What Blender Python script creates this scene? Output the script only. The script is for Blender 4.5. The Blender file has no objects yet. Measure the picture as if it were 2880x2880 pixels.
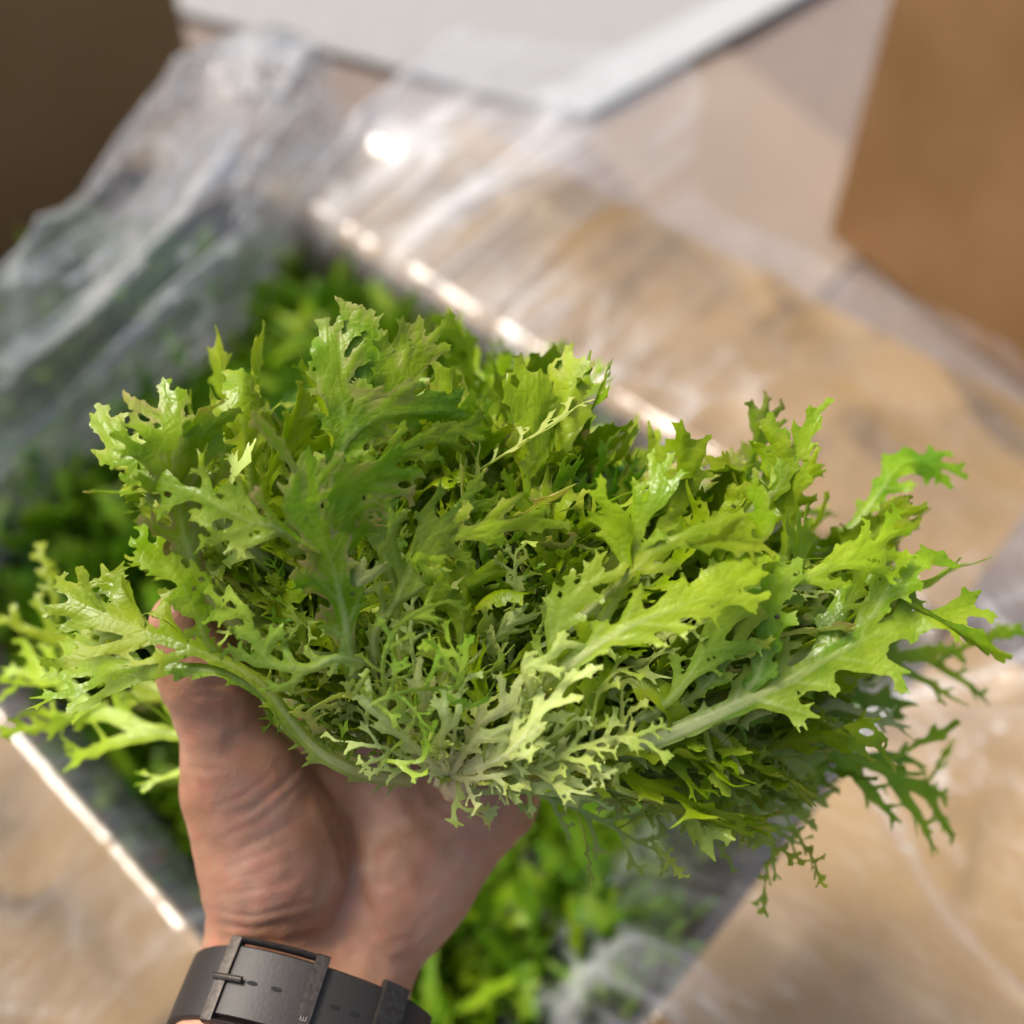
import bpy, math, random
import numpy as np
from mathutils import Vector, Matrix

# ------------------------------------------------------------------ camera, sky, sun, exposure
sc = bpy.context.scene
COL = sc.collection
LENS, PITCH, CAM_Z = 38.0, math.radians(50), 0.80
CAM = np.array([0.0, 0.0, CAM_Z])
cd = bpy.data.cameras.new('camera')
cam = bpy.data.objects.new('camera', cd); COL.objects.link(cam)
cam.location = CAM
cam.rotation_euler = (math.pi/2 - PITCH, 0, 0)
cd.lens = LENS; cd.sensor_width = 36; cd.clip_start = 0.01; cd.clip_end = 60
cd.dof.use_dof = True; cd.dof.focus_distance = 0.288; cd.dof.aperture_fstop = 4.9
sc.camera = cam

SUN_EL, SUN_AZ = math.radians(56), math.radians(-54)      # azimuth from +Y (behind the lettuce), negative = to the left
world = bpy.data.worlds.new('World'); sc.world = world; world.use_nodes = True
wn = world.node_tree; bg = wn.nodes['Background']
sky = wn.nodes.new('ShaderNodeTexSky'); sky.sky_type = 'NISHITA'; sky.sun_disc = False
sky.sun_elevation = SUN_EL; sky.sun_rotation = SUN_AZ; sky.air_density = 1.0; sky.dust_density = 7.0
wn.links.new(sky.outputs[0], bg.inputs[0]); bg.inputs[1].default_value = 0.15
sl = bpy.data.lights.new('sun', 'SUN'); sun = bpy.data.objects.new('sun', sl); COL.objects.link(sun)
sl.energy = 2.0; sl.angle = math.radians(18); sl.color = (1.0, 0.955, 0.88)
sdir = Vector((math.sin(SUN_AZ)*math.cos(SUN_EL), math.cos(SUN_AZ)*math.cos(SUN_EL), math.sin(SUN_EL)))
sun.rotation_euler = sdir.to_track_quat('Z', 'Y').to_euler()
sc.view_settings.view_transform = 'Standard'; sc.view_settings.look = 'None'
sc.view_settings.gamma = 1; sc.view_settings.exposure = 0.53
sc.cycles.max_bounces = 10; sc.cycles.transparent_max_bounces = 24
sc.cycles.diffuse_bounces = 5; sc.cycles.transmission_bounces = 6; sc.cycles.use_denoising = True
sc.cycles.sample_clamp_indirect = 8; sc.cycles.caustics_reflective = False; sc.cycles.caustics_refractive = False

# ------------------------------------------------------------------ frames of reference
R_ = np.array([1.0, 0, 0])
U_ = np.array([0, math.sin(PITCH), math.cos(PITCH)])
F_ = np.array([0, math.cos(PITCH), -math.sin(PITCH)])     # viewing direction
W = 36/LENS
def at(px, py, dep):
    return CAM + dep*(F_ + (px-1440)/2880*W*R_ + (1440-py)/2880*W*U_)
def pxof(P):
    q = P - CAM; d = q@F_
    return 1440 + (q@R_)/d/W*2880, 1440 - (q@U_)/d/W*2880, d
def on_z(px, py, z):
    r = F_ + (px-1440)/2880*W*R_ + (1440-py)/2880*W*U_
    return CAM + r*((z-CAM_Z)/r[2])
def nrm(v):
    v = np.asarray(v, float); return v/max(1e-12, np.linalg.norm(v))

# ------------------------------------------------------------------ object helpers
def empty(name, label=None, cat=None, loc=(0, 0, 0), group=None):
    o = bpy.data.objects.new(name, None); COL.objects.link(o); o.location = loc
    o.empty_display_size = .01
    if label: o['label'] = label
    if cat: o['category'] = cat
    if group: o['group'] = group
    return o
def link(name, mesh, parent=None, mat=None):
    o = bpy.data.objects.new(name, mesh); COL.objects.link(o)
    if mat is not None and not mesh.materials: mesh.materials.append(mat)
    if parent is not None:
        o.parent = parent
    return o
def mk_mesh(name, V, Fq, smooth=True, attrs=None, uv=None):
    me = bpy.data.meshes.new(name)
    V = np.asarray(V, np.float32); Fq = np.asarray(Fq, np.int32)
    k = Fq.shape[1]
    me.vertices.add(len(V)); me.vertices.foreach_set('co', V.ravel())
    me.loops.add(Fq.size); me.loops.foreach_set('vertex_index', Fq.ravel())
    me.polygons.add(len(Fq)); me.polygons.foreach_set('loop_start', np.arange(0, Fq.size, k, dtype=np.int32))
    me.polygons.foreach_set('use_smooth', np.full(len(Fq), smooth))
    me.update(calc_edges=True); me.validate()
    if attrs is not None:
        a = me.color_attributes.new('leafdata', 'FLOAT_COLOR', 'POINT')
        a.data.foreach_set('color', np.asarray(attrs, np.float32).ravel())
    if uv is not None:
        a = me.attributes.new('flat', 'FLOAT_VECTOR', 'POINT')
        a.data.foreach_set('vector', np.asarray(uv, np.float32).ravel())
    return me
def box_mesh(name, sx, sy, sz, c=(0, 0, 0)):
    v = np.array([[x, y, z] for x in (-.5, .5) for y in (-.5, .5) for z in (-.5, .5)])*[sx, sy, sz] + np.array(c)
    f = [[0, 1, 3, 2], [4, 6, 7, 5], [0, 4, 5, 1], [2, 3, 7, 6], [0, 2, 6, 4], [1, 5, 7, 3]]
    return mk_mesh(name, v, f, False)
def slab(name, p0, p1, p2, p3, th, n, parent=None, mat=None, bev=.0008, origin=None):
    """quad p0..p3 (world) thickened by th against normal n"""
    o3 = np.zeros(3) if origin is None else np.asarray(origin, float)
    P = np.array([p0, p1, p2, p3], float) - o3; n = nrm(n)
    v = np.vstack([P, P-n*th])
    f = [[0, 1, 2, 3], [7, 6, 5, 4]] + [[i, i+4, (i+1) % 4+4, (i+1) % 4] for i in range(4)]
    me = mk_mesh(name, v, f, False)
    o = link(name, me, parent, mat)
    b = o.modifiers.new('bevel', 'BEVEL'); b.width = bev; b.segments = 2
    return o

def catmull(P, n):
    P = np.asarray(P, float)
    P = np.vstack([2*P[0]-P[1], P, 2*P[-1]-P[-2]])
    out = []
    for i in range(1, len(P)-2):
        t = np.linspace(0, 1, n, endpoint=False)[:, None]
        p0, p1, p2, p3 = P[i-1:i+3]
        out.append(.5*((2*p1)+(-p0+p2)*t+(2*p0-5*p1+4*p2-p3)*t**2+(-p0+3*p1-3*p2+p3)*t**3))
    return np.vstack(out+[P[-2][None]])

# value noise, vectorised
_rt = np.random.RandomState(11).rand(64, 64, 64).astype(np.float32)*2-1
def noise3(p):
    i = np.floor(p).astype(int); f = p-i; f = f*f*(3-2*f)
    i0 = i & 63; i1 = (i+1) & 63
    def g(a, b, c): return _rt[a, b, c]
    x0, y0, z0 = i0.T; x1, y1, z1 = i1.T; fx, fy, fz = f.T
    c00 = g(x0, y0, z0)*(1-fx)+g(x1, y0, z0)*fx; c10 = g(x0, y1, z0)*(1-fx)+g(x1, y1, z0)*fx
    c01 = g(x0, y0, z1)*(1-fx)+g(x1, y0, z1)*fx; c11 = g(x0, y1, z1)*(1-fx)+g(x1, y1, z1)*fx
    return (c00*(1-fy)+c10*fy)*(1-fz)+(c01*(1-fy)+c11*fy)*fz
def noise2(x, y, s=0.0): return noise3(np.stack([x, y, np.full_like(x, s)], -1))

# ------------------------------------------------------------------ materials
def new_mat(name):
    m = bpy.data.materials.new(name); m.use_nodes = True
    nt = m.node_tree; nt.nodes.clear()
    return m, nt, nt.nodes, nt.links
def node(nt, t, **k):
    n = nt.nodes.new(t)
    for a, b in k.items():
        if a.startswith('i_'): n.inputs[a[2:].replace('_', ' ')].default_value = b
        else: setattr(n, a, b)
    return n
def math_(nt, op, a, b=None, clamp=False):
    n = nt.nodes.new('ShaderNodeMath'); n.operation = op; n.use_clamp = clamp
    for i, x in enumerate((a, b)):
        if x is None: continue
        if isinstance(x, (int, float)): n.inputs[i].default_value = x
        else: nt.links.new(x, n.inputs[i])
    return n.outputs[0]
def mix_(nt, f, a, b, mode='MIX'):
    n = nt.nodes.new('ShaderNodeMix'); n.data_type = 'RGBA'; n.blend_type = mode
    for s, x in ((0, f), (6, a), (7, b)):
        if isinstance(x, (int, float)): n.inputs[s].default_value = x
        elif isinstance(x, tuple): n.inputs[s].default_value = (*x, 1)
        else: nt.links.new(x, n.inputs[s])
    return n.outputs[2]
def ramp_(nt, f, a, b, c0=0.0, c1=1.0):
    n = nt.nodes.new('ShaderNodeMapRange'); n.clamp = True
    nt.links.new(f, n.inputs[0])
    for i, x in enumerate((a, b, c0, c1)): n.inputs[i+1].default_value = x
    return n.outputs[0]

def leaf_material():
    m, nt, N, L = new_mat('lettuce_leaf')
    at_ = node(nt, 'ShaderNodeAttribute', attribute_name='leafdata')
    fl = node(nt, 'ShaderNodeAttribute', attribute_name='flat')
    sep = node(nt, 'ShaderNodeSeparateColor'); L.new(at_.outputs['Color'], sep.inputs[0])
    rib, along, edge = sep.outputs[0], sep.outputs[1], sep.outputs[2]
    oi = node(nt, 'ShaderNodeObjectInfo'); os_ = node(nt, 'ShaderNodeSeparateColor'); L.new(oi.outputs['Color'], os_.inputs[0])
    pale, yel, tan = os_.outputs[0], os_.outputs[1], os_.outputs[2]
    n1 = node(nt, 'ShaderNodeTexNoise', i_Scale=55.0, i_Detail=4.0); L.new(fl.outputs['Vector'], n1.inputs['Vector'])
    n2 = node(nt, 'ShaderNodeTexNoise', i_Scale=700.0, i_Detail=3.0); L.new(fl.outputs['Vector'], n2.inputs['Vector'])
    # long streaks running with the rib
    mp = node(nt, 'ShaderNodeMapping'); mp.inputs['Scale'].default_value = (900, 60, 200); L.new(fl.outputs['Vector'], mp.inputs[0])
    n3 = node(nt, 'ShaderNodeTexNoise', i_Scale=1.0, i_Detail=3.0); L.new(mp.outputs[0], n3.inputs['Vector'])
    y = math_(nt, 'ADD', ramp_(nt, n1.outputs[0], .35, .68, -.12, .42), yel, True)
    green = mix_(nt, y, (.085, .27, .004), (.44, .58, .005))
    vein = node(nt, 'ShaderNodeTexVoronoi', feature='DISTANCE_TO_EDGE', i_Scale=330.0); L.new(fl.outputs['Vector'], vein.inputs['Vector'])
    vf = ramp_(nt, vein.outputs[0], .0, .10, .13, 0.0)
    green = mix_(nt, vf, green, (.44, .54, .06))
    whit = mix_(nt, math_(nt, 'MULTIPLY', along, math_(nt, 'SUBTRACT', 1.05, math_(nt, 'MULTIPLY', pale, .85)), True), (.90, .89, .62), (.52, .64, .05))
    stre = ramp_(nt, n3.outputs[0], .35, .65, .75, 1.0)
    # how pale: ribs, foot of the leaf, pale hearts
    foot = math_(nt, 'MULTIPLY', ramp_(nt, along, .02, .45, 1.0, 0.0), math_(nt, 'ADD', math_(nt, 'MULTIPLY', pale, 1.2), .45), True)
    f = math_(nt, 'MULTIPLY', rib, ramp_(nt, along, 0.15, .9, .8, .30))
    f = math_(nt, 'MAXIMUM', f, math_(nt, 'MULTIPLY', foot, .92))
    f = math_(nt, 'ADD', f, math_(nt, 'MULTIPLY', pale, ramp_(nt, edge, 0, 1, .5, 1.0)), True)
    f = math_(nt, 'MULTIPLY', f, stre)
    c = mix_(nt, f, green, whit)
    # dried, tan margins on the leaves that show them
    te = math_(nt, 'MULTIPLY', ramp_(nt, edge, 0.0, .42, 1.0, 0.0), ramp_(nt, n1.outputs[0], .44, .60))
    te = math_(nt, 'MULTIPLY', te, tan)
    c = mix_(nt, te, c, (.52, .40, .20))
    hs = node(nt, 'ShaderNodeHueSaturation'); L.new(c, hs.inputs['Color'])
    L.new(ramp_(nt, oi.outputs['Random'], 0, 1, .492, .508), hs.inputs['Hue'])
    L.new(ramp_(nt, oi.outputs['Random'], 0, 1, .85, 1.12), hs.inputs['Value'])
    c = hs.outputs[0]
    bp = node(nt, 'ShaderNodeBump', i_Strength=.35, i_Distance=.0006)
    hh = math_(nt, 'ADD', math_(nt, 'MULTIPLY', n2.outputs[0], .5), math_(nt, 'MULTIPLY', ramp_(nt, vein.outputs[0], 0, .2), .35))
    hh = math_(nt, 'ADD', hh, math_(nt, 'MULTIPLY', n3.outputs[0], .9))
    L.new(hh, bp.inputs['Height'])
    pb = node(nt, 'ShaderNodeBsdfPrincipled'); L.new(c, pb.inputs['Base Color']); L.new(bp.outputs[0], pb.inputs['Normal'])
    L.new(ramp_(nt, n1.outputs[0], .38, .62, .16, .46), pb.inputs['Roughness']); pb.inputs['IOR'].default_value = 1.42
    tr = node(nt, 'ShaderNodeBsdfTranslucent')
    tc = mix_(nt, 1.0, c, (1.0, 1.0, .45), 'MULTIPLY')
    tb = node(nt, 'ShaderNodeBrightContrast'); L.new(tc, tb.inputs[0]); tb.inputs['Bright'].default_value = .05
    L.new(tb.outputs[0], tr.inputs[0])
    mx = node(nt, 'ShaderNodeMixShader'); mx.inputs[0].default_value = .48
    L.new(pb.outputs[0], mx.inputs[1]); L.new(tr.outputs[0], mx.inputs[2])
    out = node(nt, 'ShaderNodeOutputMaterial'); L.new(mx.outputs[0], out.inputs[0])
    return m

def cardboard_material(name, col, col2, rough=.75, flute=0.12):
    m, nt, N, L = new_mat(name)
    tc = node(nt, 'ShaderNodeTexCoord')
    n1 = node(nt, 'ShaderNodeTexNoise', i_Scale=6.0, i_Detail=6.0); L.new(tc.outputs['Object'], n1.inputs['Vector'])
    mp = node(nt, 'ShaderNodeMapping'); mp.inputs['Scale'].default_value = (600, 40, 600); L.new(tc.outputs['Object'], mp.inputs[0])
    n2 = node(nt, 'ShaderNodeTexNoise', i_Scale=1.0, i_Detail=4.0); L.new(mp.outputs[0], n2.inputs['Vector'])
    c = mix_(nt, ramp_(nt, n1.outputs[0], .35, .65), col, col2)
    c = mix_(nt, ramp_(nt, n2.outputs[0], .3, .7, 0, .18), c, tuple(x*.6 for x in col))
    pb = node(nt, 'ShaderNodeBsdfPrincipled', i_Roughness=rough); L.new(c, pb.inputs['Base Color'])
    bp = node(nt, 'ShaderNodeBump', i_Strength=flute, i_Distance=.002); L.new(n2.outputs[0], bp.inputs['Height']); L.new(bp.outputs[0], pb.inputs['Normal'])
    out = node(nt, 'ShaderNodeOutputMaterial'); L.new(pb.outputs[0], out.inputs[0])
    return m

def film_material(name, veil=.045, tint=(.90, .93, .96)):
    m, nt, N, L = new_mat(name)
    fl = node(nt, 'ShaderNodeAttribute', attribute_name='flat')
    cr = node(nt, 'ShaderNodeAttribute', attribute_name='leafdata')
    mp = node(nt, 'ShaderNodeMapping'); mp.inputs['Scale'].default_value = (26, 9, 20); L.new(fl.outputs['Vector'], mp.inputs[0])
    n1 = node(nt, 'ShaderNodeTexNoise', i_Scale=1.0, i_Detail=3.0, i_Distortion=.6); L.new(mp.outputs[0], n1.inputs['Vector'])
    n2 = node(nt, 'ShaderNodeTexNoise', i_Scale=11.0, i_Detail=2.0, i_Distortion=.6); L.new(fl.outputs['Vector'], n2.inputs['Vector'])
    a1 = math_(nt, 'ABSOLUTE', math_(nt, 'SUBTRACT', n1.outputs[0], .5)); a2 = math_(nt, 'ABSOLUTE', math_(nt, 'SUBTRACT', n2.outputs[0], .5))
    line = math_(nt, 'MAXIMUM', ramp_(nt, a1, .0, .022, 1, 0), math_(nt, 'MULTIPLY', ramp_(nt, a2, .0, .012, 1, 0), .8))
    h = math_(nt, 'ADD', math_(nt, 'MULTIPLY', n1.outputs[0], .9), n2.outputs[0])
    bp = node(nt, 'ShaderNodeBump', i_Strength=.5, i_Distance=.005); L.new(h, bp.inputs['Height'])
    gl = node(nt, 'ShaderNodeBsdfGlossy', i_Roughness=.09); gl.inputs['Color'].default_value = (1, 1, 1, 1); L.new(bp.outputs[0], gl.inputs['Normal'])
    tp = node(nt, 'ShaderNodeBsdfTransparent'); tp.inputs[0].default_value = (.98, .985, .985, 1)
    df = node(nt, 'ShaderNodeBsdfDiffuse'); df.inputs[0].default_value = (*tint, 1)
    tl = node(nt, 'ShaderNodeBsdfTranslucent'); tl.inputs[0].default_value = (*tint, 1)
    ml = node(nt, 'ShaderNodeMixShader', i_Fac=.45); L.new(df.outputs[0], ml.inputs[1]); L.new(tl.outputs[0], ml.inputs[2])
    lw = node(nt, 'ShaderNodeLayerWeight', i_Blend=.3); L.new(bp.outputs[0], lw.inputs['Normal'])
    cs = node(nt, 'ShaderNodeSeparateColor'); L.new(cr.outputs['Color'], cs.inputs[0])
    v = math_(nt, 'ADD', math_(nt, 'MULTIPLY', lw.outputs['Facing'], veil*1.6), veil*.6)
    v = math_(nt, 'ADD', v, math_(nt, 'MULTIPLY', cs.outputs[0], .42)); v = math_(nt, 'ADD', v, math_(nt, 'MULTIPLY', line, .07), True)  # diffuse white along crease lines paints in the film's glints
    m1 = node(nt, 'ShaderNodeMixShader'); L.new(v, m1.inputs[0]); L.new(tp.outputs[0], m1.inputs[1]); L.new(ml.outputs[0], m1.inputs[2])
    g = math_(nt, 'ADD', math_(nt, 'MULTIPLY', lw.outputs['Fresnel'], .85), .012, True)
    m2 = node(nt, 'ShaderNodeMixShader'); L.new(g, m2.inputs[0]); L.new(m1.outputs[0], m2.inputs[1]); L.new(gl.outputs[0], m2.inputs[2])
    out = node(nt, 'ShaderNodeOutputMaterial'); L.new(m2.outputs[0], out.inputs[0])
    return m

def skin_material():
    m, nt, N, L = new_mat('skin')
    tc = node(nt, 'ShaderNodeTexCoord')
    n1 = node(nt, 'ShaderNodeTexNoise', i_Scale=45.0, i_Detail=5.0); L.new(tc.outputs['Object'], n1.inputs['Vector'])
    n2 = node(nt, 'ShaderNodeTexNoise', i_Scale=160.0, i_Detail=3.0); L.new(tc.outputs['Object'], n2.inputs['Vector'])
    n4 = node(nt, 'ShaderNodeTexNoise', i_Scale=900.0, i_Detail=3.0); L.new(tc.outputs['Object'], n4.inputs['Vector'])
    c = mix_(nt, ramp_(nt, n1.outputs[0], .35, .65), (.35, .170, .092), (.49, .27, .175))
    c = mix_(nt, ramp_(nt, n2.outputs[0], .45, .70, 0, .5), c, (.50, .19, .12))
    pb = node(nt, 'ShaderNodeBsdfPrincipled', i_Roughness=.46); L.new(c, pb.inputs['Base Color'])
    pb.inputs['Subsurface Weight'].default_value = .18; pb.inputs['Subsurface Radius'].default_value = (.9, .35, .2); pb.inputs['Subsurface Scale'].default_value = .004
    wv = node(nt, 'ShaderNodeTexVoronoi', i_Scale=800.0); L.new(tc.outputs['Object'], wv.inputs['Vector'])
    h = math_(nt, 'ADD', math_(nt, 'MULTIPLY', wv.outputs[0], .5), math_(nt, 'ADD', n4.outputs[0], n2.outputs[0]))
    bp = node(nt, 'ShaderNodeBump', i_Strength=.24, i_Distance=.0006); L.new(h, bp.inputs['Height']); L.new(bp.outputs[0], pb.inputs['Normal'])
    out = node(nt, 'ShaderNodeOutputMaterial'); L.new(pb.outputs[0], out.inputs[0])
    return m

def plain_material(name, col, rough=.5, metal=0.0, bump=.1, scale=200.0, var=.25):
    m, nt, N, L = new_mat(name)
    tc = node(nt, 'ShaderNodeTexCoord')
    n1 = node(nt, 'ShaderNodeTexNoise', i_Scale=scale, i_Detail=5.0); L.new(tc.outputs['Object'], n1.inputs['Vector'])
    c = mix_(nt, ramp_(nt, n1.outputs[0], .3, .7), tuple(x*(1-var) for x in col), tuple(min(1, x*(1+var)) for x in col))
    pb = node(nt, 'ShaderNodeBsdfPrincipled', i_Roughness=rough, i_Metallic=metal); L.new(c, pb.inputs['Base Color'])
    bp = node(nt, 'ShaderNodeBump', i_Strength=bump, i_Distance=.001); L.new(n1.outputs[0], bp.inputs['Height']); L.new(bp.outputs[0], pb.inputs['Normal'])
    out = node(nt, 'ShaderNodeOutputMaterial'); L.new(pb.outputs[0], out.inputs[0])
    return m

M_LEAF = leaf_material()
M_CARD = cardboard_material('kraft_cardboard', (.31, .19, .066), (.36, .23, .092))
M_CARD_IN = cardboard_material('kraft_cardboard_pinkish', (.225, .175, .135), (.255, .20, .155))
M_BROWN = cardboard_material('brown_cardboard', (.27, .140, .045), (.38, .21, .085))
M_DARK = cardboard_material('dark_brown_cardboard', (.29, .185, .07), (.32, .21, .085))
M_FLOOR = plain_material('pinkish_grey_floor', (.18, .142, .12), .85, 0, .3, 40.0, .12)
M_WHITE = plain_material('matt_white_board', (.27, .268, .26), .8, 0, .1, 30.0, .05)
M_WHITE2 = plain_material('glossy_white_edge', (.36, .375, .375), .75, 0, .1, 30.0, .04)
M_FILM = film_material('clear_polythene_film')
M_FILM2 = film_material('gathered_polythene_film', .16)  # extra white veil stands in for the sky's sheen on the fold
M_SKIN = skin_material()
M_STRAP = plain_material('dark_grey_strap_rubber', (.017, .014, .012), .5, 0, .08, 900.0, .2)
M_BUCK = plain_material('gunmetal_buckle', (.06, .052, .045), .45, .7, .12, 700.0, .3)
M_HOLE = plain_material('strap_hole_shade', (.004, .004, .004), .8, 0, 0, 100.0, .1)
M_ENGR = plain_material('engraving_light', (.20, .185, .16), .5, .6, 0, 100.0, .1)
M_CORE = plain_material('cut_core', (.50, .40, .22), .6, 0, .6, 300.0, .35)
M_BLACK = plain_material('black_speck', (.005, .005, .006), .15, 0, 0, 100.0, .1)

# ------------------------------------------------------------------ setting
g = link('ground', mk_mesh('ground', [[-8, -6, 0], [8, -6, 0], [8, 12, 0], [-8, 12, 0]], [[0, 1, 2, 3]], False), None, M_FLOOR)
g['kind'] = 'structure'

# the open carton of lettuce ------------------------------------------------
RIM = 0.25
Tc = on_z(690, 520, RIM); Rc = on_z(2700, 1760, RIM); Lc0 = on_z(-120, 1290, RIM)
e1 = nrm(Rc-Tc); e2 = nrm(np.cross([0, 0, 1], e1))          # e1 runs to the lower right, e2 to the upper right
ZU = np.array([0, 0, 1.0])
wid = 0.43; lenb = np.linalg.norm(Rc-Tc)
TL_EXT = 0.0
cT = Tc - e1*TL_EXT; cR = Rc; cB = Rc - e2*wid; cL = cT - e2*wid
cen = (cT+cR+cB+cL)/4; LX = np.linalg.norm(cR-cT)/2; LY = wid/2
box0 = np.array([cen[0], cen[1], 0.0])
carton = empty('lettuce_carton', 'large open kraft cardboard box full of lettuce with its flaps folded outwards', 'box', box0)
def cw(a, b, z): return cen*[1, 1, 0] + e1*a + e2*b + ZU*z
TH = .004
slab('side_panel', cw(-LX, LY, 0.012), cw(LX, LY, 0.012), cw(LX, LY, RIM), cw(-LX, LY, RIM), TH, e2*-1, carton, M_CARD, origin=box0)
slab('side_panel', cw(-LX, -LY, 0.012), cw(LX, -LY, 0.012), cw(LX, -LY, RIM), cw(-LX, -LY, RIM), TH, e2, carton, M_CARD, origin=box0)
slab('end_panel', cw(LX, -LY+.005, 0.012), cw(LX, LY-.005, 0.012), cw(LX, LY-.005, RIM), cw(LX, -LY+.005, RIM), TH, e1*-1, carton, M_CARD, origin=box0)
slab('end_panel', cw(-LX, -LY+.005, 0.012), cw(-LX, LY-.005, 0.012), cw(-LX, LY-.005, RIM), cw(-LX, -LY+.005, RIM), TH, e1, carton, M_CARD, origin=box0)
slab('bottom_panel', cw(-LX, -LY, .010), cw(LX, -LY, .010), cw(LX, LY, .010), cw(-LX, LY, .010), TH, ZU, carton, M_CARD, origin=box0)
def flap(a0, b0, a1, b1, out, width, ang, inset=.006, mat=M_CARD):
    d = out*math.cos(ang) + ZU*math.sin(ang)
    p0, p1 = cw(a0, b0, RIM+.003), cw(a1, b1, RIM+.003)
    t = nrm(p1-p0)
    n = nrm(np.cross(t, d));  n = n if n[2] > 0 else -n
    return slab('flap', p0+t*inset, p1-t*inset, p1-t*inset*3+d*width, p0+t*inset*3+d*width, TH, n, carton, mat, origin=box0)
FA = dict(tr=math.radians(-6), br=math.radians(6), bl=math.radians(-34), tl=math.radians(-70))
FWID = dict(tr=.235, br=.42, bl=.30, tl=.2)
flap(-LX, LY, LX, LY, e2, FWID['tr'], FA['tr'])
flap(LX, -LY, LX, LY, e1, FWID['br'], FA['br'])
flap(-LX, -LY, LX, -LY, -e2, FWID['bl'], FA['bl'])
flap(-LX, -LY, -LX, LY, -e1, FWID['tl'], FA['tl'])

# the polythene liner: one sheet running round the rim, out of the box and over the flaps ---------
def rounded_rim(s):
    """perimeter position 0..4 -> point, outward dir; sides: 0 tr, 1 br, 2 bl, 3 tl; corners rounded"""
    pts = []; outs = []
    rr = .035
    for v in s:
        k = int(v) % 4; f = v-int(v)
        cs = [(-1, 1), (1, 1), (1, -1), (-1, -1)]
        a = np.array(cs[k], float)*[LX-.006, LY-.006]; b = np.array(cs[(k+1) % 4], float)*[LX-.006, LY-.006]
        o = [np.array([0, 1.]), np.array([1., 0]), np.array([0, -1.]), np.array([-1., 0])]
        p = a+(b-a)*f
        Ls = np.linalg.norm(b-a)
        w = .16
        d0 = f*Ls; d1 = (1-f)*Ls
        out = o[k].copy()
        if d0 < w: out = o[k]*(.5+.5*d0/w)+o[(k-1) % 4]*(.5-.5*d0/w)
        if d1 < w: out = o[k]*(.5+.5*d1/w)+o[(k+1) % 4]*(.5-.5*d1/w)
        dd = min(d0, d1)
        if dd < rr: p = p - out/np.linalg.norm(out)*(rr-dd)*.7
        pts.append(p); outs.append(out)
    return np.array(pts), np.array(outs)
def film():
    NS, NT = 1300, 110
    s = np.linspace(0, 4, NS, endpoint=False)
    P2, O2 = rounded_rim(s)
    wt = np.zeros((NS, 4))
    for i, v in enumerate(s):
        k = int(v); f = v-k
        for kk, c in ((k, 1.0),):
            wt[i, kk] = 1
    ker = np.ones(71)/71
    for c in range(4):
        wt[:, c] = np.convolve(np.r_[wt[-35:, c], wt[:, c], wt[:35, c]], ker, 'valid')
    outlen = wt@np.array([.25, .40, .36, .16]); outang = wt@np.array([FA['tr']+.02, FA['br']+.02, FA['bl']+.02, -.9])
    fold_in = wt[:, 3]*0; lean = wt@np.array([.25, .95, .12, .2])
    t = np.linspace(-1, 1, NT)
    near = np.exp(-((s-.16)/.26)**2); outlen = outlen*(1+.55*near); outang = outang+.10*near
    S, T = np.meshgrid(s, t, indexing='ij')
    base = np.zeros((NS, NT, 3)); nrmv = np.zeros((NS, NT, 3))
    arc = np.zeros((NS, NT))
    for j, tv in enumerate(t):
        if tv < 0:     # inside, hanging down the wall then bulging in over the leaves
            dep = -tv*.11
            a = P2 - O2*(.010+lean*dep)[:, None]
            z = RIM - dep
            base[:, j] = cen*[1, 1, 0] + a[:, :1]*e1 + a[:, 1:]*e2 + np.full((NS, 1), z)*ZU
            nv = -O2; nrmv[:, j] = nv[:, :1]*e1+nv[:, 1:]*e2
            arc[:, j] = -dep
        else:
            # free part: out over the flap, or (upper left side) folded back in over the box
            sgn = 1-2*fold_in
            # edge raggedness
            ln = outlen*(1+.10*np.sin(s*9.1)+.05*np.sin(s*23+1))*tv
            lift = .012*np.sin(np.pi*min(1, tv*1.2))
            ho = ln*np.cos(outang); 
            x = P2 + O2*(ho*sgn)[:, None] + O2*(.012*(1-fold_in)*min(1, tv*12))[:, None]
            z = RIM + .012 + np.sin(outang)*ln + lift + fold_in*(.035*np.sin(np.pi*min(1, tv*1.05)**.7)-.02*tv)
            base[:, j] = cen*[1, 1, 0] + x[:, :1]*e1 + x[:, 1:]*e2 + z[:, None]*ZU
            nv = np.outer(np.ones(NS), ZU); nrmv[:, j] = nv
            arc[:, j] = ln
    per = np.cumsum(np.r_[0, np.linalg.norm(np.diff(P2, axis=0), axis=1)])
    PS = np.repeat(per[:, None], NT, 1)
    ps, tt = PS.ravel(), arc.ravel()
    # long gathers that run out from the rim, a few sharp folds, gentle billows
    def ridged(x, p=6): return np.clip(1-np.abs(x)*2.2, 0, 1)**p
    w1 = noise2(ps*4, tt*3, 3.)*.7
    fan = ps + tt*.25*np.sin(ps*3.1)
    r1 = ridged(noise2(fan*13+w1*1.1, tt*1.6, 1.5), 3)
    r2 = ridged(noise2(fan*31+w1*2.0, tt*3.0, 7.5), 4)
    r3 = noise2(ps*9, tt*9, 9.3)
    r4 = ridged(noise2((ps*.3+tt)*22+w1, (ps-tt)*2.0, 12.3), 5)
    r5 = ridged(noise2(fan*62+w1*3.0, tt*2.2+w1, 17.5), 8); r6 = ridged(noise2((ps-.5*tt)*20+w1, (ps+tt)*2.2, 19.3), 7)
    disp = r1*.006 + r2*.003 + r3*.006 + r4*.0014 + r5*.0026 + r6*.003
    mask = np.clip(.5+1.6*noise2(ps*7+2, tt*6, 55.), .05, 1.15)
    mask = mask + .55*np.repeat(wt[:, 1:2]+.5*wt[:, 2:3], NT, 1).ravel()  # more crease white on the lower flaps, painted in for glints
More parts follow.
